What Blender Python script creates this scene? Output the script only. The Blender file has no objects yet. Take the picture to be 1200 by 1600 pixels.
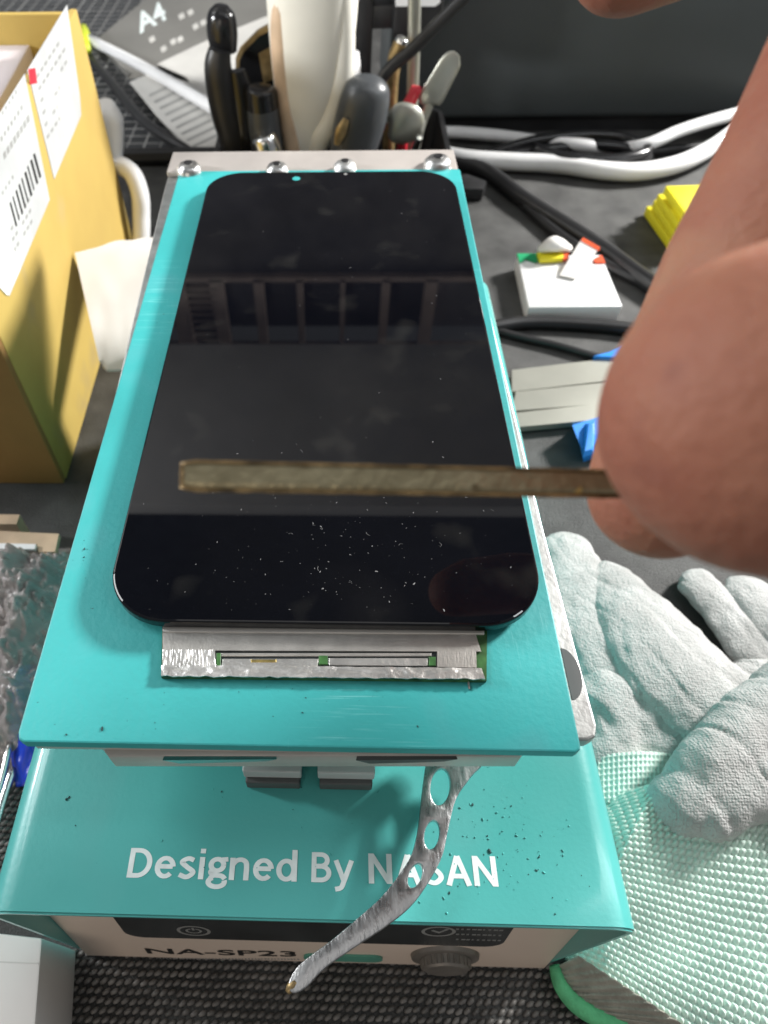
import bpy, bmesh, math, random
from mathutils import Vector, Matrix, noise
random.seed(7)
MM = 0.001
sc = bpy.context.scene
col = sc.collection

# ------------------------------------------------------------------ camera
CAM = Vector((37.324, -52.197, 185.818))            # millimetres, desk top is z = 0
CR = Vector((0.9994896, 0.02511733, -0.01974002))
CU = Vector((-0.00768012, 0.7887189, 0.61470604))
CF = Vector((-0.03100909, 0.61424069, -0.78850923))
FPX, CX, CY = 1060.0, 488.33, 800.0
cd = bpy.data.cameras.new('camera')
cam = bpy.data.objects.new('camera', cd); col.objects.link(cam)
cam.matrix_world = Matrix(((CR.x, CU.x, -CF.x, CAM.x*MM), (CR.y, CU.y, -CF.y, CAM.y*MM),
                           (CR.z, CU.z, -CF.z, CAM.z*MM), (0, 0, 0, 1)))
cd.sensor_fit = 'HORIZONTAL'; cd.sensor_width = 36
cd.lens = 36*FPX/1200; cd.shift_x = (600-CX)/1200
cd.clip_start = 0.004; cd.clip_end = 20
cd.dof.use_dof = True; cd.dof.focus_distance = 0.116; cd.dof.aperture_fstop = 36
sc.camera = cam

# ------------------------------------------------------------------ light
w = bpy.data.worlds.new('World'); sc.world = w; w.use_nodes = True
bg = w.node_tree.nodes['Background']; bg.inputs[0].default_value = (0.92, 0.96, 1.0, 1); bg.inputs[1].default_value = 0.19

def area(name, loc, target, sx, sy, power, color=(1, 1, 1)):
    l = bpy.data.lights.new(name, 'AREA'); l.shape = 'RECTANGLE'
    l.size = sx*MM; l.size_y = sy*MM; l.energy = power; l.color = color
    o = bpy.data.objects.new(name, l); col.objects.link(o)
    o.location = Vector(loc)*MM
    o.rotation_euler = (Vector(target)-Vector(loc)).to_track_quat('-Z', 'Y').to_euler()
    return o
area('key_lamp', (813, 537, 513), (40, 60, 85), 130, 130, 23.0, (1.0, 0.98, 0.95))
area('left_lamp', (-560, 260, 640), (30, 40, 80), 240, 240, 2.5, (0.97, 0.99, 1.0))
area('tube_lamp', (420, 60, 420), (70, 60, 40), 40, 520, 0.8, (0.95, 0.98, 1.0))
area('overhead_fill', (60, -160, 950), (40, 40, 60), 500, 400, 0.45, (1.0, 0.97, 0.94))  # added soft fill from above, behind the camera
area('warm_front_fill', (-160, -520, 230), (30, -20, 40), 200, 200, 0.42, (1.0, 0.86, 0.72))  # added warm fill that brightens the control panel
area('sheen_fill', (-420, 120, 230), (-60, 380, 390), 60, 60, 3.2, (0.96, 0.98, 1.0))  # added unseen source that grades the sheen mirrored in the glass

sc.view_settings.view_transform = 'Standard'; sc.view_settings.look = 'None'
sc.view_settings.exposure = 0.0; sc.view_settings.gamma = 1

# ------------------------------------------------------------------ helpers
def dirpx(px, py): return CF + CR*((px-CX)/FPX) - CU*((py-CY)/FPX)
def at(px, py, z):
    d = dirpx(px, py); return CAM + d*((z-CAM.z)/d.z)
def aty(px, py, Y):
    d = dirpx(px, py); return CAM + d*((Y-CAM.y)/d.y)
def dep(px, py, t): return CAM + dirpx(px, py)*t
def V(*a): return Vector(a)

def material(name, color, rough=0.5, metal=0.0, var=0.12, vscale=40, bump=0.0, bscale=300, spec=0.5,
             color2=None, speck=None, coat=0.0, sss=0.0, alpha=1.0, trans=0.0, rvar=0.0, stretch=None, fabric=0, streaks=None):
    m = bpy.data.materials.new(name); m.use_nodes = True
    nt = m.node_tree; n = nt.nodes; L = nt.links
    b = n['Principled BSDF']
    b.inputs['Roughness'].default_value = rough; b.inputs['Metallic'].default_value = metal
    b.inputs['Specular IOR Level'].default_value = spec; b.inputs['Coat Weight'].default_value = coat
    b.inputs['Coat Roughness'].default_value = 0.08
    if trans: b.inputs['Transmission Weight'].default_value = trans
    if sss:
        b.inputs['Subsurface Weight'].default_value = sss; b.inputs['Subsurface Radius'].default_value = (1, .35, .2)
        b.inputs['Subsurface Scale'].default_value = 0.0025
    tc = n.new('ShaderNodeTexCoord'); mp = n.new('ShaderNodeMapping'); L.new(tc.outputs['Object'], mp.inputs[0])
    if stretch: mp.inputs['Scale'].default_value = stretch
    co = mp.outputs[0]
    nz = n.new('ShaderNodeTexNoise'); nz.inputs['Scale'].default_value = vscale; nz.inputs['Detail'].default_value = 6
    L.new(co, nz.inputs['Vector'])
    mx = n.new('ShaderNodeMix'); mx.data_type = 'RGBA'
    c = Vector(color); c2 = Vector(color2) if color2 else c*(1-2*var)
    cc = c if color2 else c*(1+2*var)
    mx.inputs['A'].default_value = (*[min(1, x) for x in c2], 1); mx.inputs['B'].default_value = (*[min(1, x) for x in cc], 1)
    rg = n.new('ShaderNodeMapRange'); rg.inputs[1].default_value = .3; rg.inputs[2].default_value = .7
    L.new(nz.outputs['Fac'], rg.inputs[0]); L.new(rg.outputs[0], mx.inputs['Factor'])
    out = mx.outputs['Result']
    if speck:
        for (scol, ssc, thr, *wd_) in speck:
            vz = n.new('ShaderNodeTexNoise'); vz.inputs['Scale'].default_value = ssc; vz.inputs['Detail'].default_value = 2
            L.new(tc.outputs['Object'], vz.inputs['Vector'])
            mr = n.new('ShaderNodeMapRange'); mr.inputs[1].default_value = thr; mr.inputs[2].default_value = thr+(wd_[0] if wd_ else .03)
            L.new(vz.outputs['Fac'], mr.inputs[0])
            m2 = n.new('ShaderNodeMix'); m2.data_type = 'RGBA'; L.new(mr.outputs[0], m2.inputs['Factor'])
            L.new(out, m2.inputs['A']); m2.inputs['B'].default_value = (*scol, 1); out = m2.outputs['Result']
    if streaks:      # fine brushed scratches inside worn patches, their glints as lighter colour
        for (scol, vec, thr, psc, pthr) in streaks:
            mp2 = n.new('ShaderNodeMapping'); mp2.inputs['Scale'].default_value = vec; L.new(tc.outputs['Object'], mp2.inputs[0])
            a1 = n.new('ShaderNodeTexNoise'); a1.inputs['Scale'].default_value = 1; a1.inputs['Detail'].default_value = 3; L.new(mp2.outputs[0], a1.inputs['Vector'])
            a2 = n.new('ShaderNodeTexNoise'); a2.inputs['Scale'].default_value = psc; L.new(tc.outputs['Object'], a2.inputs['Vector'])
            r1 = n.new('ShaderNodeMapRange'); r1.inputs[1].default_value = thr; r1.inputs[2].default_value = thr+.1; L.new(a1.outputs['Fac'], r1.inputs[0])
            r2_ = n.new('ShaderNodeMapRange'); r2_.inputs[1].default_value = pthr; r2_.inputs[2].default_value = pthr+.2; L.new(a2.outputs['Fac'], r2_.inputs[0])
            mu = n.new('ShaderNodeMath'); mu.operation = 'MULTIPLY'; L.new(r1.outputs[0], mu.inputs[0]); L.new(r2_.outputs[0], mu.inputs[1])
            m3 = n.new('ShaderNodeMix'); m3.data_type = 'RGBA'; L.new(mu.outputs[0], m3.inputs['Factor'])
            L.new(out, m3.inputs['A']); m3.inputs['B'].default_value = (*scol, 1); out = m3.outputs['Result']
    L.new(out, b.inputs['Base Color'])
    if rvar:
        r2 = n.new('ShaderNodeMapRange'); r2.inputs[1].default_value = .3; r2.inputs[2].default_value = .7
        r2.inputs[3].default_value = max(0.01, rough-rvar); r2.inputs[4].default_value = min(1, rough+rvar)
        L.new(nz.outputs['Fac'], r2.inputs[0]); L.new(r2.outputs[0], b.inputs['Roughness'])
    if bump:
        bz = n.new('ShaderNodeTexNoise'); bz.inputs['Scale'].default_value = bscale; bz.inputs['Detail'].default_value = 4
        L.new(co, bz.inputs['Vector'])
        bp = n.new('ShaderNodeBump'); bp.inputs['Strength'].default_value = bump; bp.inputs['Distance'].default_value = 0.0006
        L.new(bz.outputs['Fac'], bp.inputs['Height']); L.new(bp.outputs[0], b.inputs['Normal'])
        if fabric:   # knitted ribs
            prev = bp.outputs[0]
            for dr in ('X', 'Y'):
                wv_ = n.new('ShaderNodeTexWave'); wv_.bands_direction = dr; wv_.inputs['Scale'].default_value = .314/fabric
                wv_.inputs['Distortion'].default_value = 1.2; wv_.inputs['Detail'].default_value = 2
                L.new(tc.outputs['Object'], wv_.inputs['Vector'])
                b2_ = n.new('ShaderNodeBump'); b2_.inputs['Strength'].default_value = .18; b2_.inputs['Distance'].default_value = .0005
                L.new(wv_.outputs['Fac'], b2_.inputs['Height']); L.new(prev, b2_.inputs['Normal']); prev = b2_.outputs[0]
            L.new(prev, b.inputs['Normal'])
    return m

def link(name, me, mat=None, parent=None):
    o = bpy.data.objects.new(name, me); col.objects.link(o)
    if mat and not me.materials: me.materials.append(mat)
    if parent: o.parent = parent; o.matrix_parent_inverse = Matrix.Identity(4)
    return o
def finish(name, bm, mat, parent=None, smooth=False, auto=None):
    """bm is in world millimetres."""
    bmesh.ops.recalc_face_normals(bm, faces=bm.faces)
    off = Vector()
    if parent is not None: off = Vector(parent.get('_o', (0, 0, 0)))
    if parent is None:
        zs = [v.co for v in bm.verts]
        off = Vector(((min(c.x for c in zs)+max(c.x for c in zs))/2, (min(c.y for c in zs)+max(c.y for c in zs))/2, min(c.z for c in zs)))
    bmesh.ops.transform(bm, matrix=Matrix.Scale(MM, 4) @ Matrix.Translation(-off), verts=bm.verts)
    me = bpy.data.meshes.new(name); bm.to_mesh(me); bm.free()
    if smooth: me.shade_smooth()
    if auto is not None:
        me.shade_smooth(); me.set_sharp_from_angle(angle=math.radians(auto))
    o = link(name, me, mat, parent)
    if parent is None: o.location = off*MM; o['_o'] = tuple(off)
    else: o['_o'] = tuple(off)
    return o
def thing(name, loc, label, cat, group=None):
    o = bpy.data.objects.new(name, None); col.objects.link(o); o.empty_display_size = .01
    o.location = Vector(loc)*MM; o['_o'] = tuple(loc)
    return tag(o, label, cat, group)
def tag(o, label=None, cat=None, group=None, kind=None):
    if label: o['label'] = label
    if cat: o['category'] = cat
    if group: o['group'] = group
    if kind: o['kind'] = kind
    return o

def bm_box(lo, hi, bevel=0, seg=2, bm=None):
    b = bmesh.new()
    bmesh.ops.create_cube(b, size=1)
    lo = Vector(lo); hi = Vector(hi)
    for v in b.verts:
        v.co = Vector((lo[i]+(hi[i]-lo[i])*(v.co[i]+.5) for i in range(3)))
    if bevel: bmesh.ops.bevel(b, geom=list(b.edges), offset=bevel, segments=seg, profile=.5, affect='EDGES')
    return b
def join(a, b):
    me = bpy.data.meshes.new('t'); b.to_mesh(me); b.free(); a.from_mesh(me); bpy.data.meshes.remove(me); return a
def bm_prism(poly, z0, z1, bevel=0, seg=2, only_top=False):
    b = bmesh.new()
    lo = [b.verts.new((p[0], p[1], z0)) for p in poly]; hi = [b.verts.new((p[0], p[1], z1)) for p in poly]
    b.faces.new(lo[::-1]); top = b.faces.new(hi)
    n = len(poly)
    for i in range(n): b.faces.new((lo[i], lo[(i+1) % n], hi[(i+1) % n], hi[i]))
    bmesh.ops.recalc_face_normals(b, faces=b.faces)
    if bevel:
        ed = list(top.edges)
        if not only_top: ed += [e for e in b.edges if all(abs(v.co.z-z0) < 1e-6 for v in e.verts)]
        bmesh.ops.bevel(b, geom=ed, offset=bevel, segments=seg, profile=.5, affect='EDGES')
    return b
def rrect(x0, y0, x1, y1, r, n=8):
    pts = []
    for cx, cy, a0 in ((x1-r, y1-r, 0), (x0+r, y1-r, 90), (x0+r, y0+r, 180), (x1-r, y0+r, 270)):
        for i in range(n+1):
            a = math.radians(a0+90*i/n); pts.append((cx+r*math.cos(a), cy+r*math.sin(a)))
    return pts
def bm_hexa(c):
    """eight corners: bottom four then top four, same winding"""
    b = bmesh.new(); v = [b.verts.new(p) for p in c]
    for f in ((0, 3, 2, 1), (4, 5, 6, 7), (0, 1, 5, 4), (1, 2, 6, 5), (2, 3, 7, 6), (3, 0, 4, 7)): b.faces.new([v[i] for i in f])
    bmesh.ops.recalc_face_normals(b, faces=b.faces)
    return b
def bev(b, off, seg=2):
    bmesh.ops.bevel(b, geom=list(b.edges), offset=off, segments=seg, profile=.5, affect='EDGES'); return b
def catmull(pts, k=8):
    pts = [Vector(p) for p in pts]
    P = [pts[0]*2-pts[1]]+pts+[pts[-1]*2-pts[-2]]; out = []
    for i in range(1, len(P)-2):
        for j in range(k):
            t = j/k; a, b, c, d = P[i-1:i+3]
            out.append(.5*((2*b)+(c-a)*t+(2*a-5*b+4*c-d)*t*t+(3*b-a-3*c+d)*t**3))
    out.append(P[-2]); return out
def bm_tube(pts, rad, seg=12, flat=1.0, up=None, k=8, smooth=True, cap=True):
    rads = rad if isinstance(rad, (list, tuple)) else [rad]*len(pts)
    if smooth:
        P = catmull([V(p[0], p[1], p[2]) for p in pts], k)
        R = [q.x for q in catmull([V(r, 0, 0) for r in rads], k)]
    else: P = [Vector(p) for p in pts]; R = list(rads)
    b = bmesh.new(); rings = []
    up0 = Vector(up) if up else V(0, 0, 1)
    prev = None
    for i, p in enumerate(P):
        t = (P[min(i+1, len(P)-1)]-P[max(i-1, 0)]).normalized()
        if prev is None or up:
            s = t.cross(up0)
            if s.length < 1e-4: s = t.cross(V(1, 0, 0))
        else: s = prev - t*prev.dot(t)
        s.normalize(); prev = s; u = s.cross(t)
        rings.append([b.verts.new(p+s*(R[i]*math.cos(2*math.pi*j/seg))+u*(R[i]*flat*math.sin(2*math.pi*j/seg))) for j in range(seg)])
    for a, c in zip(rings, rings[1:]):
        for j in range(seg): b.faces.new((a[j], a[(j+1) % seg], c[(j+1) % seg], c[j]))
    if cap: b.faces.new(rings[0][::-1]); b.faces.new(rings[-1])
    return b
def bm_blob(chains, voxel, smooth=6, zflat=None):
    """union of tapered sphere chains, voxel-remeshed into one continuous surface (mm)."""
    b = bmesh.new()
    for ch in chains:
        for (p, r), (q, s) in zip(ch, ch[1:]) if len(ch) > 1 else [(ch[0], ch[0])]:
            p = Vector(p); q = Vector(q); n = max(1, int((q-p).length/(min(r, s)*.22)))
            for i in range(n+1):
                t = i/n; bmesh.ops.create_icosphere(b, subdivisions=3, radius=r+(s-r)*t, matrix=Matrix.Translation(p+(q-p)*t))
    me = bpy.data.meshes.new('blob'); b.to_mesh(me); b.free()
    o = bpy.data.objects.new('blob', me); col.objects.link(o)
    md = o.modifiers.new('r', 'REMESH'); md.mode = 'VOXEL'; md.voxel_size = voxel
    sm = o.modifiers.new('s', 'SMOOTH'); sm.factor = .5; sm.iterations = smooth
    dg = bpy.context.evaluated_depsgraph_get()
    m2 = bpy.data.meshes.new_from_object(o.evaluated_get(dg))
    bpy.data.objects.remove(o); bpy.data.meshes.remove(me)
    out = bmesh.new(); out.from_mesh(m2); bpy.data.meshes.remove(m2)
    return out
def fill2d(outline, holes, z0, z1):
    """flat plate with holes"""
    cu = bpy.data.curves.new('c', 'CURVE'); cu.dimensions = '2D'; cu.fill_mode = 'BOTH'; cu.extrude = (z1-z0)/2-.18; cu.bevel_depth = .18; cu.bevel_resolution = 1
    for ring in [outline]+holes:
        s = cu.splines.new('POLY'); s.points.add(len(ring)-1); s.use_cyclic_u = True
        for i, p in enumerate(ring): s.points[i].co = (p[0], p[1], 0, 1)
    o = bpy.data.objects.new('c', cu); col.objects.link(o)
    me = bpy.data.meshes.new_from_object(o.evaluated_get(bpy.context.evaluated_depsgraph_get()))
    bpy.data.objects.remove(o)
    b = bmesh.new(); b.from_mesh(me); bpy.data.meshes.remove(me)
    for v in b.verts: v.co.z += (z0+z1)/2
    bmesh.ops.remove_doubles(b, verts=b.verts, dist=1e-4)
    return b
def bm_text(s, origin, ux, uy, width=None, height=None, bold=0.0, thick=0.05, spacing=1.0):
    """lettering in the plane origin + ux*u + uy*v, scaled to width (mm) and cap height (mm)."""
    cu = bpy.data.curves.new('t', 'FONT'); cu.body = s; cu.size = 1; cu.offset = bold; cu.space_character = spacing
    o = bpy.data.objects.new('t', cu); col.objects.link(o)
    me = bpy.data.meshes.new_from_object(o.evaluated_get(bpy.context.evaluated_depsgraph_get()))
    bpy.data.objects.remove(o)
    b = bmesh.new(); b.from_mesh(me); bpy.data.meshes.remove(me)
    xs = [v.co.x for v in b.verts]; x0, x1 = min(xs), max(xs)
    cap = 0.729
    sx = width/(x1-x0) if width else height/cap; sy = height/cap if height else sx
    ux = Vector(ux).normalized(); uy = Vector(uy).normalized(); n = ux.cross(uy); origin = Vector(origin)
    for v in b.verts: v.co = origin+ux*((v.co.x-x0)*sx)+uy*(v.co.y*sy)+n*thick
    return b
def arc_(cx, cy, rx, ry, a0, a1, n=18):
    return [(cx+rx*math.cos(math.radians(a0+(a1-a0)*i/n)), cy+ry*math.sin(math.radians(a0+(a1-a0)*i/n))) for i in range(n+1)]
def spl_(*p): return [(q.x, q.y) for q in catmull([V(x, y, 0) for x, y in p], 6)]
GLYPH = {   # single-stroke centre lines, cap height 1
 'D': (.72, [[(.08, 0), (.08, 1)], [(.06, .925), (.28, .925)]+arc_(.28, .5, .34, .425, 88, -88)+[(.28, .075), (.06, .075)]]),
 'e': (.64, [[(.11, .40), (.545, .40)], arc_(.325, .375, .23, .305, 4, 318)]),
 's': (.54, [spl_((.46, .63), (.29, .685), (.115, .56), (.27, .40), (.465, .23), (.29, .065), (.06, .14))]),
 'i': (.24, [[(.11, 0), (.11, .745)], [(.11, .87), (.11, 1.03)]]),
 'g': (.58, [arc_(.27, .49, .185, .195, 0, 360, 24), [(.40, .665), (.58, .69)], spl_((.15, .34), (.095, .24), (.20, .155), (.42, .125), (.525, .03)),
             arc_(.285, -.075, .235, .155, 20, -240, 22), spl_((.10, -.01), (.12, .08), (.2, .15))]),
 'n': (.62, [[(.08, 0), (.08, .745)], spl_((.08, .50), (.19, .645), (.34, .685), (.465, .61), (.50, .45), (.50, .2), (.50, 0))]),
 'd': (.66, [arc_(.30, .375, .22, .305, 0, 360, 26), [(.535, 0), (.535, 1.06)]]),
 'B': (.68, [[(.08, 0), (.08, 1)], [(.06, .925), (.30, .925)]+arc_(.30, .73, .20, .195, 88, -88)+[(.06, .53)], [(.06, .525), (.32, .525)]+arc_(.32, .30, .235, .225, 88, -88)+[(.06, .075)]]),
 'y': (.58, [[(.04, .745), (.29, .06)], spl_((.54, .745), (.42, .40), (.29, .04), (.20, -.16), (.02, -.215))]),
 'N': (.76, [[(.09, 0), (.09, 1)], [(.10, .96), (.60, .04)], [(.61, 0), (.61, 1)]]),
 'A': (.70, [[(.045, 0), (.335, .98)], [(.335, .98), (.625, 0)], [(.15, .31), (.52, .31)]]),
 'S': (.62, [spl_((.51, .86), (.34, .93), (.135, .78), (.22, .58), (.42, .45), (.51, .25), (.33, .07), (.06, .15))]),
}
def bm_strokes(word, origin, width, height, w=.155, thick=.045):
    adv = 0; polys = []
    for ch in word:
        a, strokes = GLYPH[ch]
        polys += [[(x+adv, y) for x, y in st] for st in strokes]; adv += a+.055
    xs = [x for p in polys for x, y in p]; x0, x1 = min(xs)-w/2, max(xs)+w/2
    sx = width/(x1-x0); b = bmesh.new()
    for k, p in enumerate(polys):
        L_, R_ = [], []
        for i, (x, y) in enumerate(p):
            tx, ty = p[min(i+1, len(p)-1)][0]-p[max(i-1, 0)][0], p[min(i+1, len(p)-1)][1]-p[max(i-1, 0)][1]
            l_ = math.hypot(tx, ty) or 1; nx_, ny_ = -ty/l_*w/2, tx/l_*w/2
            z = origin[2]+thick+.0015*(k % 9)
            L_.append(b.verts.new((origin[0]+(x+nx_-x0)*sx, origin[1]+(y+ny_)*height, z))); R_.append(b.verts.new((origin[0]+(x-nx_-x0)*sx, origin[1]+(y-ny_)*height, z)))
        for i in range(len(p)-1): b.faces.new((R_[i], R_[i+1], L_[i+1], L_[i]))
    return b
def grid(nx, ny, fn):
    b = bmesh.new(); vs = [[b.verts.new(fn(i/nx, j/ny)) for i in range(nx+1)] for j in range(ny+1)]
    for j in range(ny):
        for i in range(nx): b.faces.new((vs[j][i], vs[j][i+1], vs[j+1][i+1], vs[j+1][i]))
    return b
def solid_grid(nx, ny, fn, drop):
    """grid surface with a closed underside `drop` below it"""
    b = bmesh.new()
    t = [[b.verts.new(fn(i/nx, j/ny)) for i in range(nx+1)] for j in range(ny+1)]
    u = [[b.verts.new(t[j][i].co-Vector(drop)) for i in range(nx+1)] for j in range(ny+1)]
    for j in range(ny):
        for i in range(nx):
            b.faces.new((t[j][i], t[j][i+1], t[j+1][i+1], t[j+1][i])); b.faces.new((u[j][i], u[j+1][i], u[j+1][i+1], u[j][i+1]))
    for i in range(nx):
        b.faces.new((t[0][i+1], t[0][i], u[0][i], u[0][i+1])); b.faces.new((t[ny][i], t[ny][i+1], u[ny][i+1], u[ny][i]))
    for j in range(ny):
        b.faces.new((t[j][0], t[j+1][0], u[j+1][0], u[j][0])); b.faces.new((t[j+1][nx], t[j][nx], u[j][nx], u[j+1][nx]))
    return b
def ns(p, s=1.0): return noise.noise(Vector(p)*s)

# ------------------------------------------------------------------ materials
M = {}
M['desk'] = material('black_rubber', (.055, .055, .053), .6, var=.25, vscale=60, bump=.9, bscale=1800)
M['weave'] = material('black_weave', (.17, .16, .15), .5, var=.25, vscale=200)
M['teal_mat'] = material('teal_silicone', (.04, .40, .40), .5, var=.05, vscale=30, bump=.12, bscale=900, sss=.0,
                         speck=[((.01, .10, .10), 620, .76), ((.06, .40, .41), 60, .58, .12)], streaks=[((.16, .55, .55), (90, 3200, 60), .57, 24, .50), ((.15, .54, .54), (3200, 90, 60), .60, 37, .58)])
M['teal_box'] = material('teal_powder_coat', (.085, .44, .415), .32, var=.035, vscale=25, bump=.05, bscale=1200, coat=.25, speck=[((.10, .43, .41), 34, .57, .12), ((.02, .16, .15), 700, .78)], rvar=.06)
M['steel'] = material('brushed_steel', (.62, .62, .61), .36, 1, var=.08, vscale=90, bump=.12, bscale=700, rvar=.1)
M['steel_plate'] = material('bead_blasted_steel', (.52, .52, .51), .5, .8, var=.1, vscale=300, bump=.12, bscale=1500)
M['steel_rough'] = material('cast_aluminium', (.60, .59, .58), .48, 1, var=.1, vscale=300, bump=.35, bscale=1500)
M['lever'] = material('worn_steel', (.52, .52, .52), .32, 1, var=.08, vscale=300, bump=.16, bscale=900, rvar=.08, stretch=(3, 1, 1))
M['alu'] = material('anodised_aluminium', (.62, .57, .53), .4, .45, var=.05, vscale=60, bump=.1, bscale=900)
M['chrome'] = material('bright_steel', (.75, .75, .74), .2, 1, var=.06, vscale=200)
M['warm_lit_panel'] = material('white_panel', (.80, .66, .55), .45, var=.03, vscale=20)  # white panel, warm bounced light put into its beige colour
M['dark_print'] = material('dark_print', (.035, .04, .042), .25, var=.15, vscale=80)
M['text_white'] = material('white_print', (.80, .88, .87), .5, var=.05, vscale=400)
M['text_black'] = material('black_print', (.02, .02, .02), .5, var=.1)
M['text_grey'] = material('grey_print', (.30, .30, .29), .5, var=.1)
M['label_paper'] = material('label_paper', (.50, .51, .51), .5, var=.07, vscale=40, bump=.2, bscale=90)
M['knob'] = material('knob_metal', (.32, .29, .26), .5, .7, var=.1, vscale=200)
M['green'] = material('green_button', (.10, .33, .25), .4)
M['grey_block'] = material('light_grey_plastic', (.50, .52, .52), .5)
M['dark_block'] = material('dark_grey_rubber_and_shade', (.10, .105, .105), .6)
M['glass'] = material('black_glass', (.0022, .0025, .0042), .02, var=.1, spec=.5, speck=[((.008, .008, .009), 26, .54, .25), ((.013, .013, .013), 95, .62, .18), ((.10, .10, .10), 800, .77, .05)], stretch=None)
M['glass_edge'] = material('black_bezel', (.006, .006, .007), .18, var=.1)
M['foil'] = material('silver_foil', (.80, .79, .76), .38, 1, var=.1, vscale=200, bump=.25, bscale=900)
M['foil_plate'] = material('tin_plate', (.70, .68, .64), .4, 1, var=.06, vscale=350, bump=.08, bscale=2500)
M['pcb'] = material('green_solder_mask', (.035, .11, .03), .4, var=.3, vscale=500)
M['gold'] = material('gold_pads', (.70, .55, .22), .35, 1, var=.15, vscale=600)
M['bronze'] = material('worn_bronze_blade', (.44, .39, .25), .40, .7, var=.25, vscale=350, bump=.3, bscale=1100, color2=(.29, .25, .15), speck=[((.75, .55, .2), 420, .72, .04), ((.14, .10, .05), 300, .66, .06)])  # gold specks are glints put into the colour
M['bronze_rim'] = material('dark_bronze_rim', (.22, .15, .07), .4, .7, var=.35, vscale=500, bump=.3, bscale=1500)
M['skin'] = material('skin', (.36, .16, .10), .62, spec=.28, var=.10, vscale=75, bump=.5, bscale=700, sss=.4, color2=(.27, .095, .062), speck=[((.38, .205, .125), 55, .56, .16), ((.24, .088, .06), 130, .60, .1)])
M['card'] = material('yellow_cardboard', (.52, .37, .095), .75, var=.08, vscale=25, bump=.3, bscale=120, color2=(.45, .31, .08), speck=[((.44, .32, .11), 45, .58, .1)])
M['card_shade'] = material('shaded_cardboard', (.33, .17, .05), .8, var=.08, vscale=30, bump=.2, bscale=300)  # box front: same cardboard, its shade put into a browner colour
M['paper'] = material('white_paper', (.76, .74, .71), .7, var=.03, vscale=30)
M['paper_pink'] = material('pinkish_paper', (.66, .60, .62), .6, var=.04, vscale=20)
M['tape'] = material('clear_tape', (.80, .82, .80), .12, var=.06, vscale=60, bump=.3, bscale=60)
M['red'] = material('red_plastic', (.62, .03, .05), .4)
M['white_plastic'] = material('white_plastic', (.80, .80, .80), .35, var=.03)
M['cream'] = material('cream_plastic', (.80, .78, .70), .4, var=.05, vscale=20)
M['tan'] = material('tan_wood', (.55, .40, .27), .55, var=.15, vscale=60)
M['black'] = material('black_plastic', (.018, .018, .019), .38, var=.15, vscale=80)
M['black_gloss'] = material('black_gloss', (.012, .012, .013), .2, var=.15, vscale=80)
M['slate'] = material('slate_grey_case', (.062, .07, .072), .55, var=.05, vscale=12, bump=.3, bscale=500)
M['grey_pack'] = material('grey_packaging', (.20, .195, .18), .35, var=.06, vscale=20)
M['grey_light'] = material('pale_grey_paper', (.58, .57, .54), .5, var=.05, vscale=30)
M['grid_mat'] = material('cutting_mat', (.035, .037, .04), .5, var=.15, vscale=60)
M['yellow'] = material('yellow_foam', (.78, .68, .02), .6, var=.04)
M['lime'] = material('lime_cap', (.52, .60, .04), .5)
M['green_bright'] = material('green_card', (.01, .30, .12), .5)
M['orange'] = material('orange_card', (.75, .10, .03), .5)
M['blue'] = material('blue_plastic', (.02, .24, .75), .4, var=.08)
M['blue_dark'] = material('royal_blue_film', (.01, .04, .42), .25, var=.2, vscale=90, bump=.4, bscale=120)
M['wrap'] = material('silver_bubble_film', (.86, .81, .79), .16, .0, trans=.72, var=.06, vscale=150, bump=.8, bscale=260)
M['glove'] = material('grey_glove_fabric', (.54, .54, .53), .85, var=.10, vscale=110, bump=1.0, bscale=1400, color2=(.42, .42, .41), fabric=.0006, speck=[((.33, .33, .32), 48, .56, .18)])
M['glove_mint'] = material('mint_knit', (.62, .77, .69), .8, var=.06, vscale=120, bump=.4, bscale=1500)
M['lining'] = material('knit_lining', (.36, .34, .29), .9, var=.1, vscale=300, bump=.8, bscale=1500)
M['hem'] = material('green_hem', (.12, .52, .24), .7, var=.1, vscale=300, bump=.5, bscale=1500)
M['feeler'] = material('pale_steel_strip', (.50, .50, .44), .4, .8, var=.05, vscale=40)
M['knob_dark'] = material('dark_grey_grip', (.06, .065, .07), .35, var=.1)
M['brass'] = material('old_brass', (.42, .30, .14), .45, .7, var=.2, vscale=200)
M['crumb'] = material('teal_crumbs', (.07, .42, .40), .6, var=.3, vscale=300)
M['crumb_dark'] = material('dark_crumbs', (.012, .06, .06), .7)
M['dust'] = material('grey_dust', (.22, .22, .22), .8)
M['grille_back'] = material('grey_grille_backing', (.09, .085, .085), .6)
M['grille'] = material('brown_grille', (.38, .30, .26), .6)

# ------------------------------------------------------------------ the setting
def desk_fn(u, v): return V(-420+u*1000, -120+v*1000, 0)
desk = finish('desk_mat', grid(1, 1, desk_fn), M['desk']); tag(desk, kind='structure')
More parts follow.
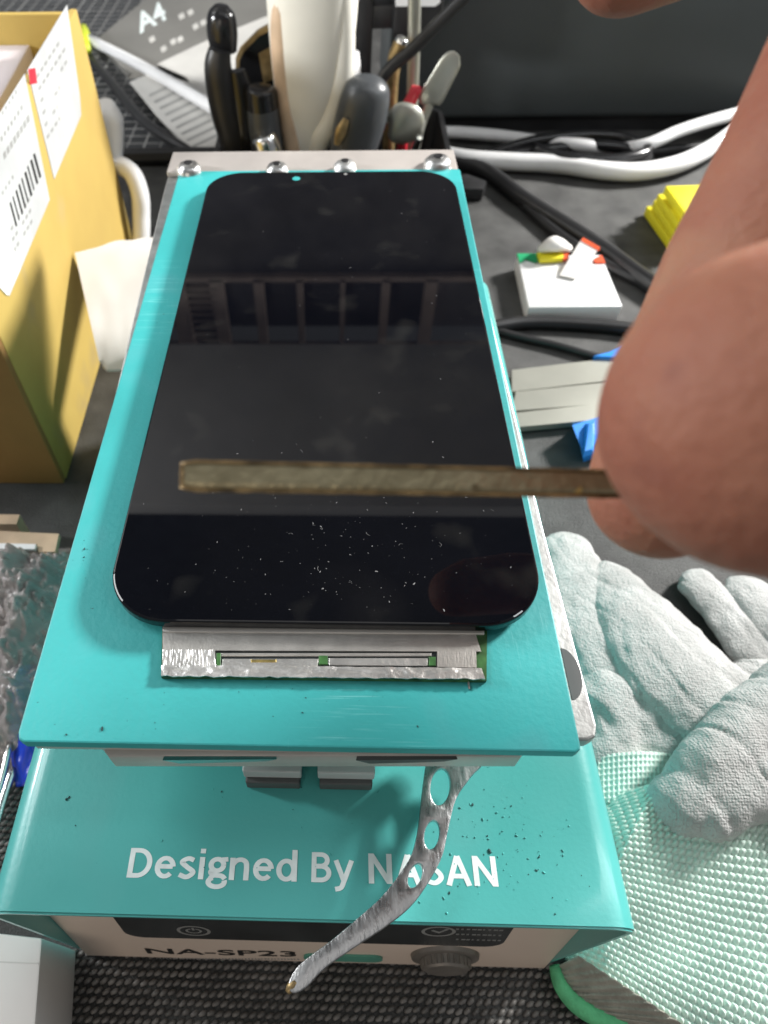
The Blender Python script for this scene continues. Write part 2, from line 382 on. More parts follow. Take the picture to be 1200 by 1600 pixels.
# woven ridges of the near part of the mat
b = bmesh.new()
for j in range(14):
    y = -37.6-j*1.75
    for i in range(95):
        x = -24+i*1.85+(.9 if j % 2 else 0)
        mtx = Matrix.Translation((x, y+.12*math.sin(i*2.1+j), .15)) @ Matrix.Rotation(.55+random.uniform(-.15, .15), 4, 'Z') @ Matrix.Diagonal((1.05, .55, .62*random.uniform(.85, 1.1), 1))
        bmesh.ops.create_icosphere(b, subdivisions=1, radius=1.1, matrix=mtx)
for j in range(22):
    for i in range(8):
        mtx = Matrix.Translation((-50+i*1.6+(.8 if j % 2 else 0), -26+j*1.6, .15)) @ Matrix.Rotation(.55, 4, 'Z') @ Matrix.Diagonal((1.05, .55, .62, 1))
        bmesh.ops.create_icosphere(b, subdivisions=1, radius=1.1, matrix=mtx)
wv = finish('weave_ridges', b, M['weave'], desk, smooth=True); tag(wv, kind='stuff')

# slate grey case standing behind everything, right
c = thing('equipment_case', (260, 400, 0), 'big dark slate grey case standing behind the cables at upper right', 'case')
finish('case_body', bm_box((66, 384, 8), (310, 470, 125), 4, 3), M['slate'], c, auto=40)
finish('case_base', bm_box((70, 388, 0), (306, 466, 8)), M['black'], c)

# black cutting mat with a pale grid, upper left
g = thing('cutting_mat', (-100, 480, 0), 'black cutting mat with pale grid lines at upper left of the desk', 'cutting mat')
finish('mat_sheet', bm_box((-330, 352, 0), (52, 760, 2.5), .5, 1), M['grid_mat'], g)
b = bmesh.new()
for i in range(39): join(b, bm_box((-328+i*10, 360, 2.4), (-327.4+i*10+(.5 if i % 5 == 0 else 0), 752, 2.58)))
for i in range(40): join(b, bm_box((-326, 360+i*10, 2.4), (50, 360.6+i*10+(.5 if i % 5 == 0 else 0), 2.66)))
finish('grid_lines', b, M['text_grey'], g)

# ------------------------------------------------------------------ the heating machine
X0, X1, Y0, Y1, ZT = -19.8, 86.8, -37.2, 140.0, 60.0
mc = thing('screen_separator', (33, 50, 0), 'teal metal screen separating machine with raised steel platform', 'machine')
# folded sheet-metal cover: an upside-down U with rounded shoulders
prof = []; R = 5.0; T = 1.2
def uprof(x0, x1, zt, r):
    p = [(x0, 1.0)]
    for i in range(9): a = math.radians(180-90*i/8); p.append((x0+r+r*math.cos(a), zt-r+r*math.sin(a)))
    for i in range(9): a = math.radians(90-90*i/8); p.append((x1-r+r*math.cos(a), zt-r+r*math.sin(a)))
    p.append((x1, 1.0))
    p.insert(1, (x0, zt-r-.8)); p.insert(11, (x0+r+.8, zt)); p.insert(12, (x1-r-.8, zt)); p.insert(22, (x1, zt-r-.8)); return p
po, pi = uprof(X0, X1, ZT, R), uprof(X0+T, X1-T, ZT-T, R-T)
b = bmesh.new()
def ring(poly, y): return [b.verts.new((p[0], y, p[1])) for p in poly]
of, ob, nf, nb = ring(po, Y0), ring(po, Y1), ring(pi, Y0), ring(pi, Y1)
for i in range(len(po)-1):
    b.faces.new((of[i], of[i+1], ob[i+1], ob[i])); b.faces.new((nf[i], nb[i], nb[i+1], nf[i+1]))
    b.faces.new((of[i], nf[i], nf[i+1], of[i+1])); b.faces.new((ob[i], ob[i+1], nb[i+1], nb[i]))
for i in (0, len(po)-1): b.faces.new((of[i], ob[i], nb[i], nf[i]))
bmesh.ops.recalc_face_normals(b, faces=b.faces)
fe = [e for e in b.edges if all(abs(v.co.y-Y0) < 1e-5 for v in e.verts) and e.calc_length() > 0]
bmesh.ops.bevel(b, geom=[e for e in fe if len({round(v.co.z, 3) for v in e.verts} | {0}) and e in set(sum(([*v.link_edges] for v in of), []))
                         and all(v in of for v in e.verts)], offset=.35, segments=2, affect='EDGES')
finish('cover', b, M['teal_box'], mc, auto=35)
# slanted front panel
def pan_y(z): return -38.2+z*(4.6/34)
PU = V(1, 0, 0); PVv = V(0, 4.6/34, 1).normalized(); PN = PU.cross(PVv)
if PN.y > 0: PN = -PN
P0 = V(0, pan_y(0), 0)
def pp(px, py):
    d = dirpx(px, py); t = (P0-CAM).dot(PN)/d.dot(PN); return CAM+d*t
xa, xb = X0+T+.05, X1-T-.05
b = bm_hexa([(xa, pan_y(1), 1), (xb, pan_y(1), 1), (xb, pan_y(1)+2, 1), (xa, pan_y(1)+2, 1),
             (xa, pan_y(58), 58), (xb, pan_y(58), 58), (xb, pan_y(58)+2, 58), (xa, pan_y(58)+2, 58)])
finish('control_panel', b, M['warm_lit_panel'], mc)
def on_panel(poly, h0, h1):
    """poly in panel (x, v) mm -> thin slab on the panel"""
    b = bmesh.new(); n = len(poly)
    lo = [b.verts.new(P0+PU*p[0]+PVv*p[1]+PN*h0) for p in poly]; hi = [b.verts.new(P0+PU*p[0]+PVv*p[1]+PN*h1) for p in poly]
    b.faces.new(lo[::-1]); b.faces.new(hi)
    for i in range(n): b.faces.new((lo[i], lo[(i+1) % n], hi[(i+1) % n], hi[i]))
    bmesh.ops.recalc_face_normals(b, faces=b.faces); return b
def puv(px, py): q = pp(px, py)-P0; return q.dot(PU), q.dot(PVv)
a0, v0 = puv(200, 1462); a1, _ = puv(790, 1466)
disp = finish('display_window', on_panel(rrect(a0, v0, a1, v0+34, 4), .02, .25), M['dark_print'], mc)
def circ(cx, cy, r, n=20): return [(cx+r*math.cos(2*math.pi*i/n), cy+r*math.sin(2*math.pi*i/n)) for i in range(n)]
def annulus(cx, cy, r0, r1, h, a_from=0, a_to=360, n=24):
    b = bmesh.new(); A = []
    for i in range(n+1):
        a = math.radians(a_from+(a_to-a_from)*i/n)
        A.append([b.verts.new(P0+PU*(cx+r*math.cos(a))+PVv*(cy+r*math.sin(a))+PN*h) for r in (r0, r1)])
    for p, q in zip(A, A[1:]): b.faces.new((p[0], p[1], q[1], q[0]))
    return b
ic, iv = puv(303, 1452)
finish('power_icon', join(join(annulus(ic, iv, 2.8, 3.5, .3), annulus(ic, iv, 1.2, 1.7, .3, 110, 430)), on_panel([(ic-.25, iv+.4), (ic+.25, iv+.4), (ic+.25, iv+2), (ic-.25, iv+2)], .25, .3)), M['text_grey'], disp)
ic, iv = puv(685, 1453)
finish('dial_icon', join(annulus(ic, iv, 2.7, 3.4, .3), on_panel([(ic-1.5, iv+.4), (ic+.2, iv-1.2), (ic+1.9, iv+1.6), (ic+1.3, iv+1.9), (ic+.2, iv-.2), (ic-1.1, iv+.9)], .25, .3)), M['text_grey'], disp)
b = bmesh.new()
for k in range(3):
    xx, yy = puv(712, 1450+k*8)
    for s in range(9):
        wd = random.uniform(.35, .9)
        join(b, on_panel([(xx+s*1.05, yy), (xx+s*1.05+wd, yy), (xx+s*1.05+wd, yy+.7), (xx+s*1.05, yy+.7)], .25, .3))
finish('small_print', b, M['text_grey'], disp)
q0 = pp(231, 1489); q1 = pp(463, 1494)
finish('model_lettering', bm_text('NA-SP23', q0+PN*.05, q1-q0, PVv, width=(q1-q0).length, height=4.4, bold=.012, thick=.06), M['text_black'], mc)
b = bmesh.new()
for k in range(44):
    px = 245+k*5.1; x, v = puv(px, 1496.5+px*.006)
    join(b, on_panel([(x, v), (x+random.uniform(.35, .62), v), (x+random.uniform(.35, .62), v+1.0*random.uniform(.6, 1)), (x, v+.9)], .02, .06))
finish('subtitle_lettering', b, M['text_grey'], mc)
x, v = puv(475, 1497); x2, _ = puv(597, 1499)
finish('badge', on_panel(rrect(x, v, x2, v+4.6, 2.2), .02, .5), M['green'], mc)
kc = pp(695, 1492)
kb = bm_tube([kc, kc+PN*.8, kc+PN*.81, kc+PN*2.6, kc+PN*3.0], [7.4, 7.2, 5.2, 5.0, 4.5], seg=40, smooth=False)
kn = finish('knob', kb, M['knob'], mc, auto=30)
b = bmesh.new()
for k in range(24):
    a = 2*math.pi*k/24; q = kc+PU*(5.15*math.cos(a))+PVv*(5.15*math.sin(a)); join(b, bm_tube([q+PN*1.0, q+PN*2.5], .28, 6, smooth=False))
finish('knurl', b, M['knob'], kn)
# white lettering on the lid
b = bmesh.new()
for word, xa_, xb_ in (('Designed', 3.2, 31.7), ('By', 34.0, 41.2), ('NASAN', 43.6, 64.8)):
    join(b, bm_strokes(word, (xa_, -31.6, ZT), xb_-xa_, 4.5))
finish('lid_lettering', b, M['text_white'], mc)
# feet
for x in (-12, 79):
    for y in (-28, 130): finish('rubber_foot', bm_prism(circ(x, y, 5), 0, 1.2), M['black'], mc)
# raised platform
finish('platform_plate', bm_prism([(-8.2, -15.4), (75.6, -15.8), (76.8, -15.2), (77.4, -13.6), (76.9, 0), (76.1, 25), (75.2, 90), (75.0, 150), (74.7, 172), (-15.4, 172), (-15.0, 150)], 81.6, 84.2, .4), M['steel_plate'], mc, auto=8)
# stepped heater block below the plate
blk = [(-9, -17.2), (75, -16.4), (75, 120), (-9, 120)]
finish('plate_skirt', bm_prism([(-8.6, -17.3), (74, -16.9), (73, 150), (-8.6, 150)], 80.0, 81.55, .3), M['alu'], mc, auto=35)
hb = finish('heater_block', bm_prism([(2.6, -18.2), (66.4, -17.0), (68.6, -14.5), (68.6, 130), (0, 130), (0.4, -16)], 75.2, 79.95, .6), M['alu'], mc, auto=35)
for px0, px1 in ((270, 425), (565, 700)):
    p, q = at(px0, 1188, 77), at(px1, 1186, 77)
    finish('grip_notch', bm_hexa([(p.x+1.2, p.y-.5, 77.0), (q.x-1.2, q.y-.5, 77.0), (q.x, q.y+3, 77.0), (p.x, p.y+3, 77.0),
                                  (p.x-1, p.y-.9, 79.7), (q.x+1, q.y-.9, 79.7), (q.x, q.y+3, 79.7), (p.x, p.y+3, 79.7)]), M['chrome'] if px0 < 400 else M['dark_block'], hb)
for x in (14, 52):
    finish('pillar', bm_prism(circ(x, 40, 5), ZT, 75.2), M['steel'], mc, auto=40); finish('pillar', bm_prism(circ(x, 110, 5), ZT, 75.2), M['steel'], mc, auto=40)
for x0, x1 in ((22.2, 31.8), (35.2, 44.5)):
    fb = finish('support_foot', bm_box((x0, -16.9, ZT+.02), (x1, -4, 63.2), .3), M['dark_block'], mc)
    finish('foot_cap', bm_box((x0-.3, -16.0, 63.2), (x1+.3, -4, 66.5), .3), M['grey_block'], fb)
# rail and screws at the far end
finish('end_rail', bm_box((-15.2, 158.5, 84.2), (74.6, 172, 86.0), .5), M['alu'], mc, auto=40)
for px, py, r in ((295, 262, 4.4), (433, 263, 4.0), (539, 259, 4.0), (684, 252, 4.8)):
    q = at(px, py, 87.5)
    s = finish('screw', bm_tube([(q.x, q.y, 85.9), (q.x, q.y, 87.6), (q.x, q.y, 88.6), (q.x, q.y, 89.1)], [r*.88, r*.85, r*.62, r*.25], 24, smooth=False), M['steel'], mc, auto=50)
    finish('socket', bm_prism(circ(q.x, q.y, r*.33, 6), 88.9, 89.2), M['black'], s)
# grey scalloped patch: shade of a hole painted on the plate's near right corner
finish('notch_shade', bm_prism([(74.5+2.3*math.cos(math.radians(a)), -5.2+4.4*math.sin(math.radians(a))) for a in range(-90, 91, 12)], 83.6, 84.27), M['dark_block'], mc)
# perforated lever
def ring_px(pts, z, k=6):
    w = [at(x, y, z) for x, y in pts]
    c = catmull(w+[w[0]], k)[:-1]; return [(p.x, p.y) for p in c]
LZ = 66.0
lev_px = [(668, 1186), (752, 1186), (735, 1212), (712, 1246), (700, 1290), (690, 1335), (668, 1378), (640, 1415), (600, 1447), (550, 1480), (505, 1512), (478, 1540), (458, 1549), (453, 1536),
          (470, 1508), (520, 1470), (565, 1432), (598, 1402), (625, 1368), (645, 1335), (655, 1295), (660, 1250), (664, 1215)]
def ell(cx, cy, rx, ry, rot, n=20):
    return [(at(cx+rx*math.cos(t)*math.cos(rot)-ry*math.sin(t)*math.sin(rot), cy+rx*math.cos(t)*math.sin(rot)+ry*math.sin(t)*math.cos(rot), LZ)) for t in [2*math.pi*i/n for i in range(n)]]
holes = [[(p.x, p.y) for p in ell(*h)] for h in ((688, 1229, 17, 31, .12), (675, 1304, 13.5, 25, .16), (649, 1368, 12, 22, .35))]
lb = fill2d(ring_px(lev_px, LZ, 4), holes, LZ-1.3, LZ)
# the free end dips towards the desk
lev = finish('lever', lb, M['lever'], mc, auto=25)
tip = at(452, 1543, LZ-.4)
finish('lever_tip', bm_tube([at(462, 1534, LZ-.6), at(455, 1542, LZ-.6), at(449, 1550, LZ-.8)], [.7, .75, .4], 8, k=3), M['brass'], lev, smooth=True)
lp = at(705, 1195, LZ)
finish('lever_pivot', bm_tube([(lp.x, lp.y+4, LZ-.2), (lp.x, lp.y+4, 75.4)], 2.6, 20, smooth=False), M['steel'], mc, auto=40)

# ------------------------------------------------------------------ silicone mat
sm = finish('silicone_pad', bm_prism([(-9.6, -16.9), (-9.2, -18.0), (-8.4, -18.4), (72.6, -18.4), (73.3, -18.0), (73.5, -17.2), (74.9, 157.2), (74.3, 157.8), (-10.4, 157.8), (-10.9, 157.2)], 84.25, 86.5, .3), M['teal_mat'], None, auto=8)
tag(sm, 'flat teal silicone pad under the black phone screen', 'pad')

# ------------------------------------------------------------------ phone screen
GL, GW, GZ = 149.5, 71.5, 90.0
ph = thing('phone_screen', (GW/2, GL/2, 86.5), 'black glass phone screen panel lying on the teal pad', 'phone screen')
glass = finish('cover_glass', bm_prism(rrect(0, 0, GW, GL, 10.5, 14), 88.3, GZ, .45, 3), M['glass'], ph, auto=5)
finish('panel_back', bm_prism(rrect(1.2, 1.2, GW-1.2, GL-1.2, 9.5, 10), 86.55, 88.3), M['glass_edge'], ph)
q = at(463, 279, GZ)
finish('sensor_hole', bm_prism(circ(q.x, q.y, 1.15), GZ-.2, GZ+.03), M['teal_mat'], glass)
q = at(540, 272, GZ); finish('sensor_dot', bm_prism(circ(q.x, q.y, .5, 12), GZ-.2, GZ+.03), M['text_grey'], glass)
# driver board with foil shield sticking out at the near end
BZ = 87.6
bq = lambda px, py, z=BZ: at(px, py, z)
p0, p1 = bq(251, 1056), bq(761, 1062)
p2, p3 = bq(758, 972), bq(252, 972)
finish('driver_board', bm_prism([(p0.x, p0.y), (p1.x, p1.y), (p2.x+.4, 2.0), (p3.x, 2.0)], 86.55, BZ-.35), M['pcb'], ph)
def slab(c4, z0, z1, m, name, parent=ph, bv=.08):
    return finish(name, bm_prism([(p.x, p.y) for p in (bq(*c, z1) for c in c4)], z0, z1, bv, 1), m, parent)
slab(((254, 987), (757, 990), (757, 978), (254, 975)), BZ-.35, BZ+.25, M['grey_light'], 'flex_strip')
def strip_wr(name, px0, py0, px1, py1, hpx, z, m, amp, parent=ph):
    A, B, C = bq(px0, py0, z), bq(px1, py1, z), bq(px0, py0-hpx, z)
    n = 110
    def fn(u, v):
        p = A+(B-A)*u+(C-A)*v
        wv = amp*(ns((u*26, v*2.2, 3.1))+.6*ns((u*70, v*4, 9.2)))
        return V(p.x, p.y+(amp*.8*ns((u*40, 7, 1)) if v < .01 else 0), z+wv)
    return finish(name, solid_grid(n, 6, fn, (0, 0, .25)), m, parent, smooth=False, auto=60)
strip_wr('shield_plate', 254, 1016, 752, 1018, 28, BZ+.02, M['foil_plate'], .012)
strip_wr('shield_wing', 254, 1042, 337, 1042, 27, BZ+.03, M['foil'], .10)
strip_wr('shield_wing', 683, 1042, 745, 1043, 25, BZ+.03, M['foil_plate'], .012)
strip_wr('foil_tape', 252, 1056, 758, 1061, 17, BZ+.08, M['foil'], .20)
sl = slab(((337, 1043), (683, 1044), (683, 1017), (337, 1017)), BZ-.34, BZ-.25, M['dark_print'], 'connector_slot', bv=0)
slab(((346, 1041), (496, 1041), (498, 1029), (348, 1029)), BZ-.25, BZ+.02, M['foil'], 'ribbon', sl)
slab(((346, 1025), (674, 1025), (674, 1020), (346, 1020)), BZ-.25, BZ-.02, M['foil_plate'], 'ribbon', sl)
slab(((514, 1039), (668, 1040), (668, 1028), (514, 1028)), BZ-.25, BZ+.02, M['foil'], 'ribbon', sl)
slab(((392, 1035), (432, 1035), (432, 1030), (392, 1030)), BZ+.02, BZ+.08, M['gold'], 'contact_pad', sl)
slab(((498, 1038), (512, 1038), (512, 1024), (498, 1024)), BZ-.25, BZ+.04, M['pcb'], 'chip', sl)
slab(((670, 1040), (681, 1040), (681, 1026), (670, 1026)), BZ-.25, BZ+.04, M['pcb'], 'chip', sl)
slab(((338, 1042), (345, 1042), (345, 1020), (338, 1020)), BZ-.25, BZ+.0, M['pcb'], 'chip', sl)
q = at(732, 1070, 86.6); finish('flex_stub', bm_box((q.x-.12, q.y-.8, 86.55), (q.x+.12, q.y+1.4, 86.9)), M['steel'], ph)
# dust and lint on the glass
b = bmesh.new()
def flake(b, p, s):
    n = random.choice((3, 4, 5)); a0 = random.uniform(0, 6.28); el = random.uniform(1, 3.2)
    vs = []
    for k in range(n):
        a = 2*math.pi*k/n; x, y = s*el*math.cos(a)*random.uniform(.6, 1.2), s*math.sin(a)*random.uniform(.6, 1.2)
        vs.append((p[0]+x*math.cos(a0)-y*math.sin(a0), p[1]+x*math.sin(a0)+y*math.cos(a0)))
    lo = [b.verts.new((x, y, p[2])) for x, y in vs]; tp = b.verts.new((p[0], p[1], p[2]+s*.5))
    b.faces.new(lo[::-1])
    for k in range(n): b.faces.new((lo[k], lo[(k+1) % n], tp))
for k in range(250):
    if k < 145: px, py = random.gauss(560, 110), random.gauss(840, 65)
    elif k < 205: px, py = random.uniform(230, 820), random.uniform(880, 965)
    else: px, py = random.uniform(300, 780), random.uniform(330, 800)
    q = at(px, py, GZ)
    if 4 < q.x < GW-4 and 2 < q.y < GL-4: flake(b, (q.x, q.y, GZ+.01), min(.16, abs(random.gauss(0, .045))+.025))
for k in range(9):      # lint fibres
    q = at(random.gauss(570, 120), random.gauss(850, 60), GZ+.05)
    if 4 < q.x < GW-4 and 2 < q.y < GL-4:
        a = random.uniform(0, 6.28); ln = random.uniform(.4, 1.3); d_ = V(math.cos(a), math.sin(a), 0)*ln; e_ = V(-d_.y, d_.x, 0)*random.uniform(-.4, .4)
        join(b, bm_tube([q, q+d_*.5+e_, q+d_], .025, 4, k=3))
dust = finish('dust', b, M['dust'], None); tag(dust, 'pale dust and lint specks scattered on the black glass', 'dust', kind='stuff')

# crumbs of cut glue on the lid and the pad
def lump(b, p, s):
    bmesh.ops.create_icosphere(b, subdivisions=1, radius=s, matrix=Matrix.Translation((p[0], p[1], p[2]+s*.3)) @ Matrix.Rotation(random.uniform(0, 6), 4, 'Z') @ Matrix.Diagonal((random.uniform(.6, 1.8), random.uniform(.5, 1), random.uniform(.3, .7), 1)))
b = bmesh.new(); b2 = bmesh.new()
for k in range(150):
    px, py = (random.gauss(800, 55), random.gauss(1330, 50)) if k < 120 else (random.uniform(250, 930), random.uniform(1230, 1430))
    q = at(px, py, ZT)
    if q.x < 80 and q.y > -36: lump(b if random.random() < .82 else b2, (q.x, q.y, ZT+.02), abs(random.gauss(.05, .07))+.035)
for px, py, s in ((104, 1249, .3), (108, 1246, .22), (118, 1290, .12), (765, 1330, .3), (838, 1360, .22)):
    q = at(px, py, ZT); lump(b2, (q.x, q.y, ZT+.02), s)
o = finish('glue_crumbs', b, M['crumb'], None); tag(o, 'small teal crumbs scattered on the right half of the machine lid', 'crumbs', kind='stuff')
for k in range(46):
    px, py = random.choice(((random.gauss(130, 16), random.gauss(865, 18)), (random.uniform(60, 880), random.uniform(1070, 1160)), (random.gauss(500, 70), random.gauss(1085, 14))))
    q = at(px, py, 86.5)
    if -9 < q.x < 73 and q.y > -17.8: lump(b2, (q.x, q.y, 86.52), abs(random.gauss(.03, .04))+.03)
for px, py, s in ((160, 1139, .28), (104, 1148, .16), (132, 858, .25)):
    q = at(px, py, 86.5); lump(b2, (q.x, q.y, 86.52), s)
o = finish('dark_crumbs', b2, M['crumb_dark'], None); tag(o, 'tiny dark green specks on the teal pad and lid', 'crumbs', kind='stuff')

# ------------------------------------------------------------------ hand and blade
s0, s1 = dep(283, 743, 55), dep(1010, 757, 55.5)
ax = (s1-s0).normalized(); sd = (CU-ax*CU.dot(ax)).normalized(); nn = ax.cross(sd)
b = bmesh.new(); n = 40; hw = 1.24; ht = .28
rings = []
for i in range(n+1):
    u = i/n; c0 = s0+(s1-s0)*u; h = hw*(1-.10*u)
    if i == 0: h *= .82
    j = lambda a: .03*ns((u*30, a, 2))
    rings.append([b.verts.new(c0+sd*(h+j(1))+nn*ht*.4), b.verts.new(c0+sd*(h*.72)+nn*ht), b.verts.new(c0-sd*(h*.45)+nn*ht), b.verts.new(c0-sd*(h+j(5))+nn*ht*.2),
                  b.verts.new(c0-sd*h-nn*ht), b.verts.new(c0+sd*h-nn*ht)])
for a, c in zip(rings, rings[1:]):
    for k in range(6): b.faces.new((a[k], a[(k+1) % 6], c[(k+1) % 6], c[k]))
b.faces.new(rings[0]); b.faces.new(rings[-1][::-1])
bl = thing('scraper_blade', (s0+s1)/2, 'narrow worn bronze scraper blade held over the black screen', 'scraper')
finish('blade_face', b, M['bronze'], bl)
for sg, wd in ((1, .20), (-1, .26)):
    pts_ = [s0+(s1-s0)*(i_/30)+sd*(sg*hw*(1-.10*i_/30)*(.8 if i_ == 0 else 1)*.92+.03*ns((i_*.9, sg, 4)))+nn*ht*(1.0 if nn.dot(CF) < 0 else -1.0) for i_ in range(31)]
    finish('raised_rim', bm_tube(pts_, [wd*(.85+.3*ns((i_*.7, sg*3, 1))) for i_ in range(31)], 8, .6, k=2), M['bronze_rim'], bl, smooth=True)
tp_ = s0+ax*.12+nn*ht*(1.0 if nn.dot(CF) < 0 else -1.0)
finish('raised_rim', bm_tube([tp_-sd*hw*.74, tp_, tp_+sd*hw*.74], .16, 8, .6, k=3), M['bronze_rim'], bl, smooth=True)

def hp(px, py, t, rpx): return (dep(px, py, t), rpx*t/FPX)
thumb = [hp(1136, 672, 45, 172), hp(1168, 652, 44.5, 222), hp(1215, 645, 44, 262), hp(1300, 640, 44, 285), hp(1480, 640, 46, 262), hp(1760, 620, 52, 250)]
index = [hp(1034, 764, 65, 112), hp(1064, 700, 66, 126), hp(1112, 590, 66, 140), hp(1192, 430, 65, 150), hp(1290, 250, 62, 155), hp(1385, 50, 62, 160), hp(1450, -90, 63, 165), hp(1700, 60, 66, 160), hp(1950, 200, 68, 175)]
middle = [hp(985, -84, 80, 94), hp(1060, -130, 80, 112), hp(1250, -220, 79, 122), hp(1500, -220, 78, 125), hp(1800, 0, 76, 135), hp(2020, 160, 74, 150)]
ring_f = [hp(1420, 420, 84, 105), hp(1380, 230, 86, 115), hp(1480, 60, 86, 118), hp(1760, 60, 84, 120), hp(2000, 240, 80, 140)]
little = [hp(1500, 480, 92, 88), hp(1460, 330, 94, 95), hp(1560, 200, 92, 100), hp(1780, 220, 90, 105), hp(1960, 330, 86, 125)]
palm = [hp(1760, 620, 52, 250), hp(1950, 480, 60, 260), hp(2000, 250, 70, 190), hp(2150, 400, 72, 260), hp(2500, 480, 78, 260), hp(2900, 560, 84, 260)]
palm2 = [hp(1950, 200, 68, 170), hp(2000, 300, 80, 170), hp(2150, 420, 82, 230)]
hb = bm_blob([thumb, index, middle, ring_f, little, palm, palm2], .75, 8)
hand = finish('hand', hb, M['skin'], None, smooth=True)
tag(hand, 'bare hand pinching the bronze blade between thumb and index finger', 'hand')

# ------------------------------------------------------------------ cardboard box, upper left
cb = thing('cardboard_box', (-120, 185, 0), 'open yellow cardboard box with shipping labels at left edge', 'box')
bx = [V(-60, 107, 0), V(-64, 262, 0), V(-230, 262, 0), V(-230, 107, 0)]
HB = 100
def wall(name, a, c, th, m, h=HB):
    d = (c-a).normalized(); nrm = V(-d.y, d.x, 0)*th
    return finish(name, bev(bm_hexa([a, c, c+nrm, a+nrm, a+V(0, 0, h), c+V(0, 0, h), c+nrm+V(0, 0, h), a+nrm+V(0, 0, h)]), .6, 2), m, cb, auto=40)
rw = wall('panel', bx[0], bx[1], 3, M['card'])
wall('panel', V(-230, 104.5, 0), V(-60.3, 104.5, 0), 3, M['card_shade'], HB-1)
wall('panel', bx[1]+V(-3.3, -3, 0), bx[2], 3, M['card'])
wall('panel', bx[2]+V(3, -4, 0), bx[3]+V(3, 4, 0), 3, M['card'])
finish('panel', bm_box((-227, 109, .3), (-63.5, 258, 3)), M['card'], cb)
rd = (bx[1]-bx[0]).normalized(); rn = V(rd.y, -rd.x, 0)
def onbox(px, py, h=.12):
    d = dirpx(px, py); t = (bx[0]-CAM).dot(rn)/d.dot(rn); return CAM+d*t+rn*h
def sticker(name, pxs, m, h0, h1, parent):
    b = bmesh.new(); n = len(pxs)
    lo = [b.verts.new(onbox(*q, h0)) for q in pxs]; hi = [b.verts.new(onbox(*q, h1)) for q in pxs]
    b.faces.new(lo[::-1]); b.faces.new(hi)
    for i in range(n): b.faces.new((lo[i], lo[(i+1) % n], hi[(i+1) % n], hi[i]))
    bmesh.ops.recalc_face_normals(b, faces=b.faces); return finish(name, b, m, parent)
l1 = sticker('shipping_label', ((-60, 270), (38, 115), (77, 312), (14, 463), (-20, 420)), M['label_paper'], .02, .15, rw)
l2 = sticker('shipping_label', ((42, 110), (104, 8), (124, 150), (126, 180), (84, 280)), M['label_paper'], .02, .22, rw)
sticker('red_stamp', ((43, 108), (54, 106), (57, 130), (46, 132)), M['red'], .22, .28, l2)
sticker('grey_print', ((95, 118), (106, 108), (118, 185), (100, 215), (88, 165)), M['grey_light'], .22, .28, l2)
for k in range(9):
    x = 14+k*4.6; wd = random.choice((1.4, 2.2, 3.0))
    sticker('barcode_bar', ((x, 318-k*9.5), (x+wd, 315-k*9.5), (x+wd+10, 352-k*9.5), (x+10, 355-k*9.5)), M['text_black'], .15, .2, l1)
for row, (ox, oy, n, sz) in enumerate(((0, 215, 7, 1), (4, 240, 8, 1.5), (2, 300, 4, .8), (2, 175, 5, .8))):
    for k in range(n):
        x, y = ox+k*5.2, oy-k*8.0
        if x > 46: continue
        sticker('print_mark', ((x, y), (x+3.4*sz*.7, y-5*sz*.7), (x+5*sz*.7, y+3*sz), (x+1.6*sz*.7, y+8*sz*.8)), M['text_grey'], .15, .19, l1)
for r_ in range(6):
    for k in range(7):
        if random.random() < .2: continue
        x, y = 56+k*6.2+r_*3.2, 118-k*9.6+r_*19
        if x > 112: continue
        sticker('print_mark', ((x, y), (x+3.6, y-5.4), (x+4.5, y-.6), (x+.9, y+4.8)), M['text_grey'], .22, .26, l2)
for r_ in range(3):
    for k in range(6):
        x, y = 16+k*5.2+r_*2.0, 356-k*8.6+r_*17
        if random.random() < .25: continue
        sticker('print_mark', ((x, y), (x+3.0, y-5), (x+4, y), (x+1.0, y+5)), M['text_grey'], .15, .19, l1)
sticker('clear_tape', ((-20, 395), (14, 372), (30, 420), (10, 462), (-20, 430)), M['tape'], .24, .32, rw)
# sheet of paper sticking out of the box
pts = [at(x, y, 90) for x, y in ((-70, 16), (62, 30), (61, 50), (2, 150), (-70, 240))]
b = bm_prism([(max(p.x, -226), min(p.y, 256)) for p in pts], 3.2, 90, .6)
o = finish('paper_stack', b, M['paper_pink'], None, auto=40); tag(o, 'pale pinkish paper stack lying inside the open cardboard box', 'paper')

# ------------------------------------------------------------------ white card standing between box and machine
ca, cb2, cc2, cd2 = at(158, 577, 34), at(117, 395, 46), at(256, 366, 46), at(226, 577, 34)
def card_fn(u, v):
    lo = ca+(cd2-ca)*u; hi = cb2+(cc2-cb2)*u
    p = lo+(hi-lo)*v
    if v > .95: p.y += 1.5*ns((u*5, 3, 1))+2.2*math.exp(-((u-.42)*6)**2)
    if v < .05 and u < .12: p.y += 2.0*(1-u/.12)
    return p+V(0, 0, .8*math.sin(v*3)+.3*ns((u*4, v*4, 2)))
o = finish('white_card', solid_grid(30, 30, card_fn, (0, 0, 1.0)), M['paper'], None, auto=40)
tag(o, 'small white card propped between the cardboard box and the machine', 'card')

# white plug and cable behind it
pg = thing('white_charger', (-60, 262, 0), 'white plug with its cable curling up behind the white card', 'charger')
a, c2 = aty(163, 165, 275), aty(167, 262, 270)
finish('plug', bm_tube([c2, c2+(a-c2)*.3, c2+(a-c2)*.8, a, a+V(0, 0, 1)], [6, 9, 9.5, 7, 4], 16, .75, k=4), M['white_plastic'], pg, smooth=True)
finish('cable', bm_tube([aty(168, 262, 268), aty(185, 258, 266), aty(207, 272, 262), aty(219, 305, 258), aty(221, 345, 255), at(222, 400, 3), at(235, 440, 3)], 4.2, 12), M['white_plastic'], pg, smooth=True)

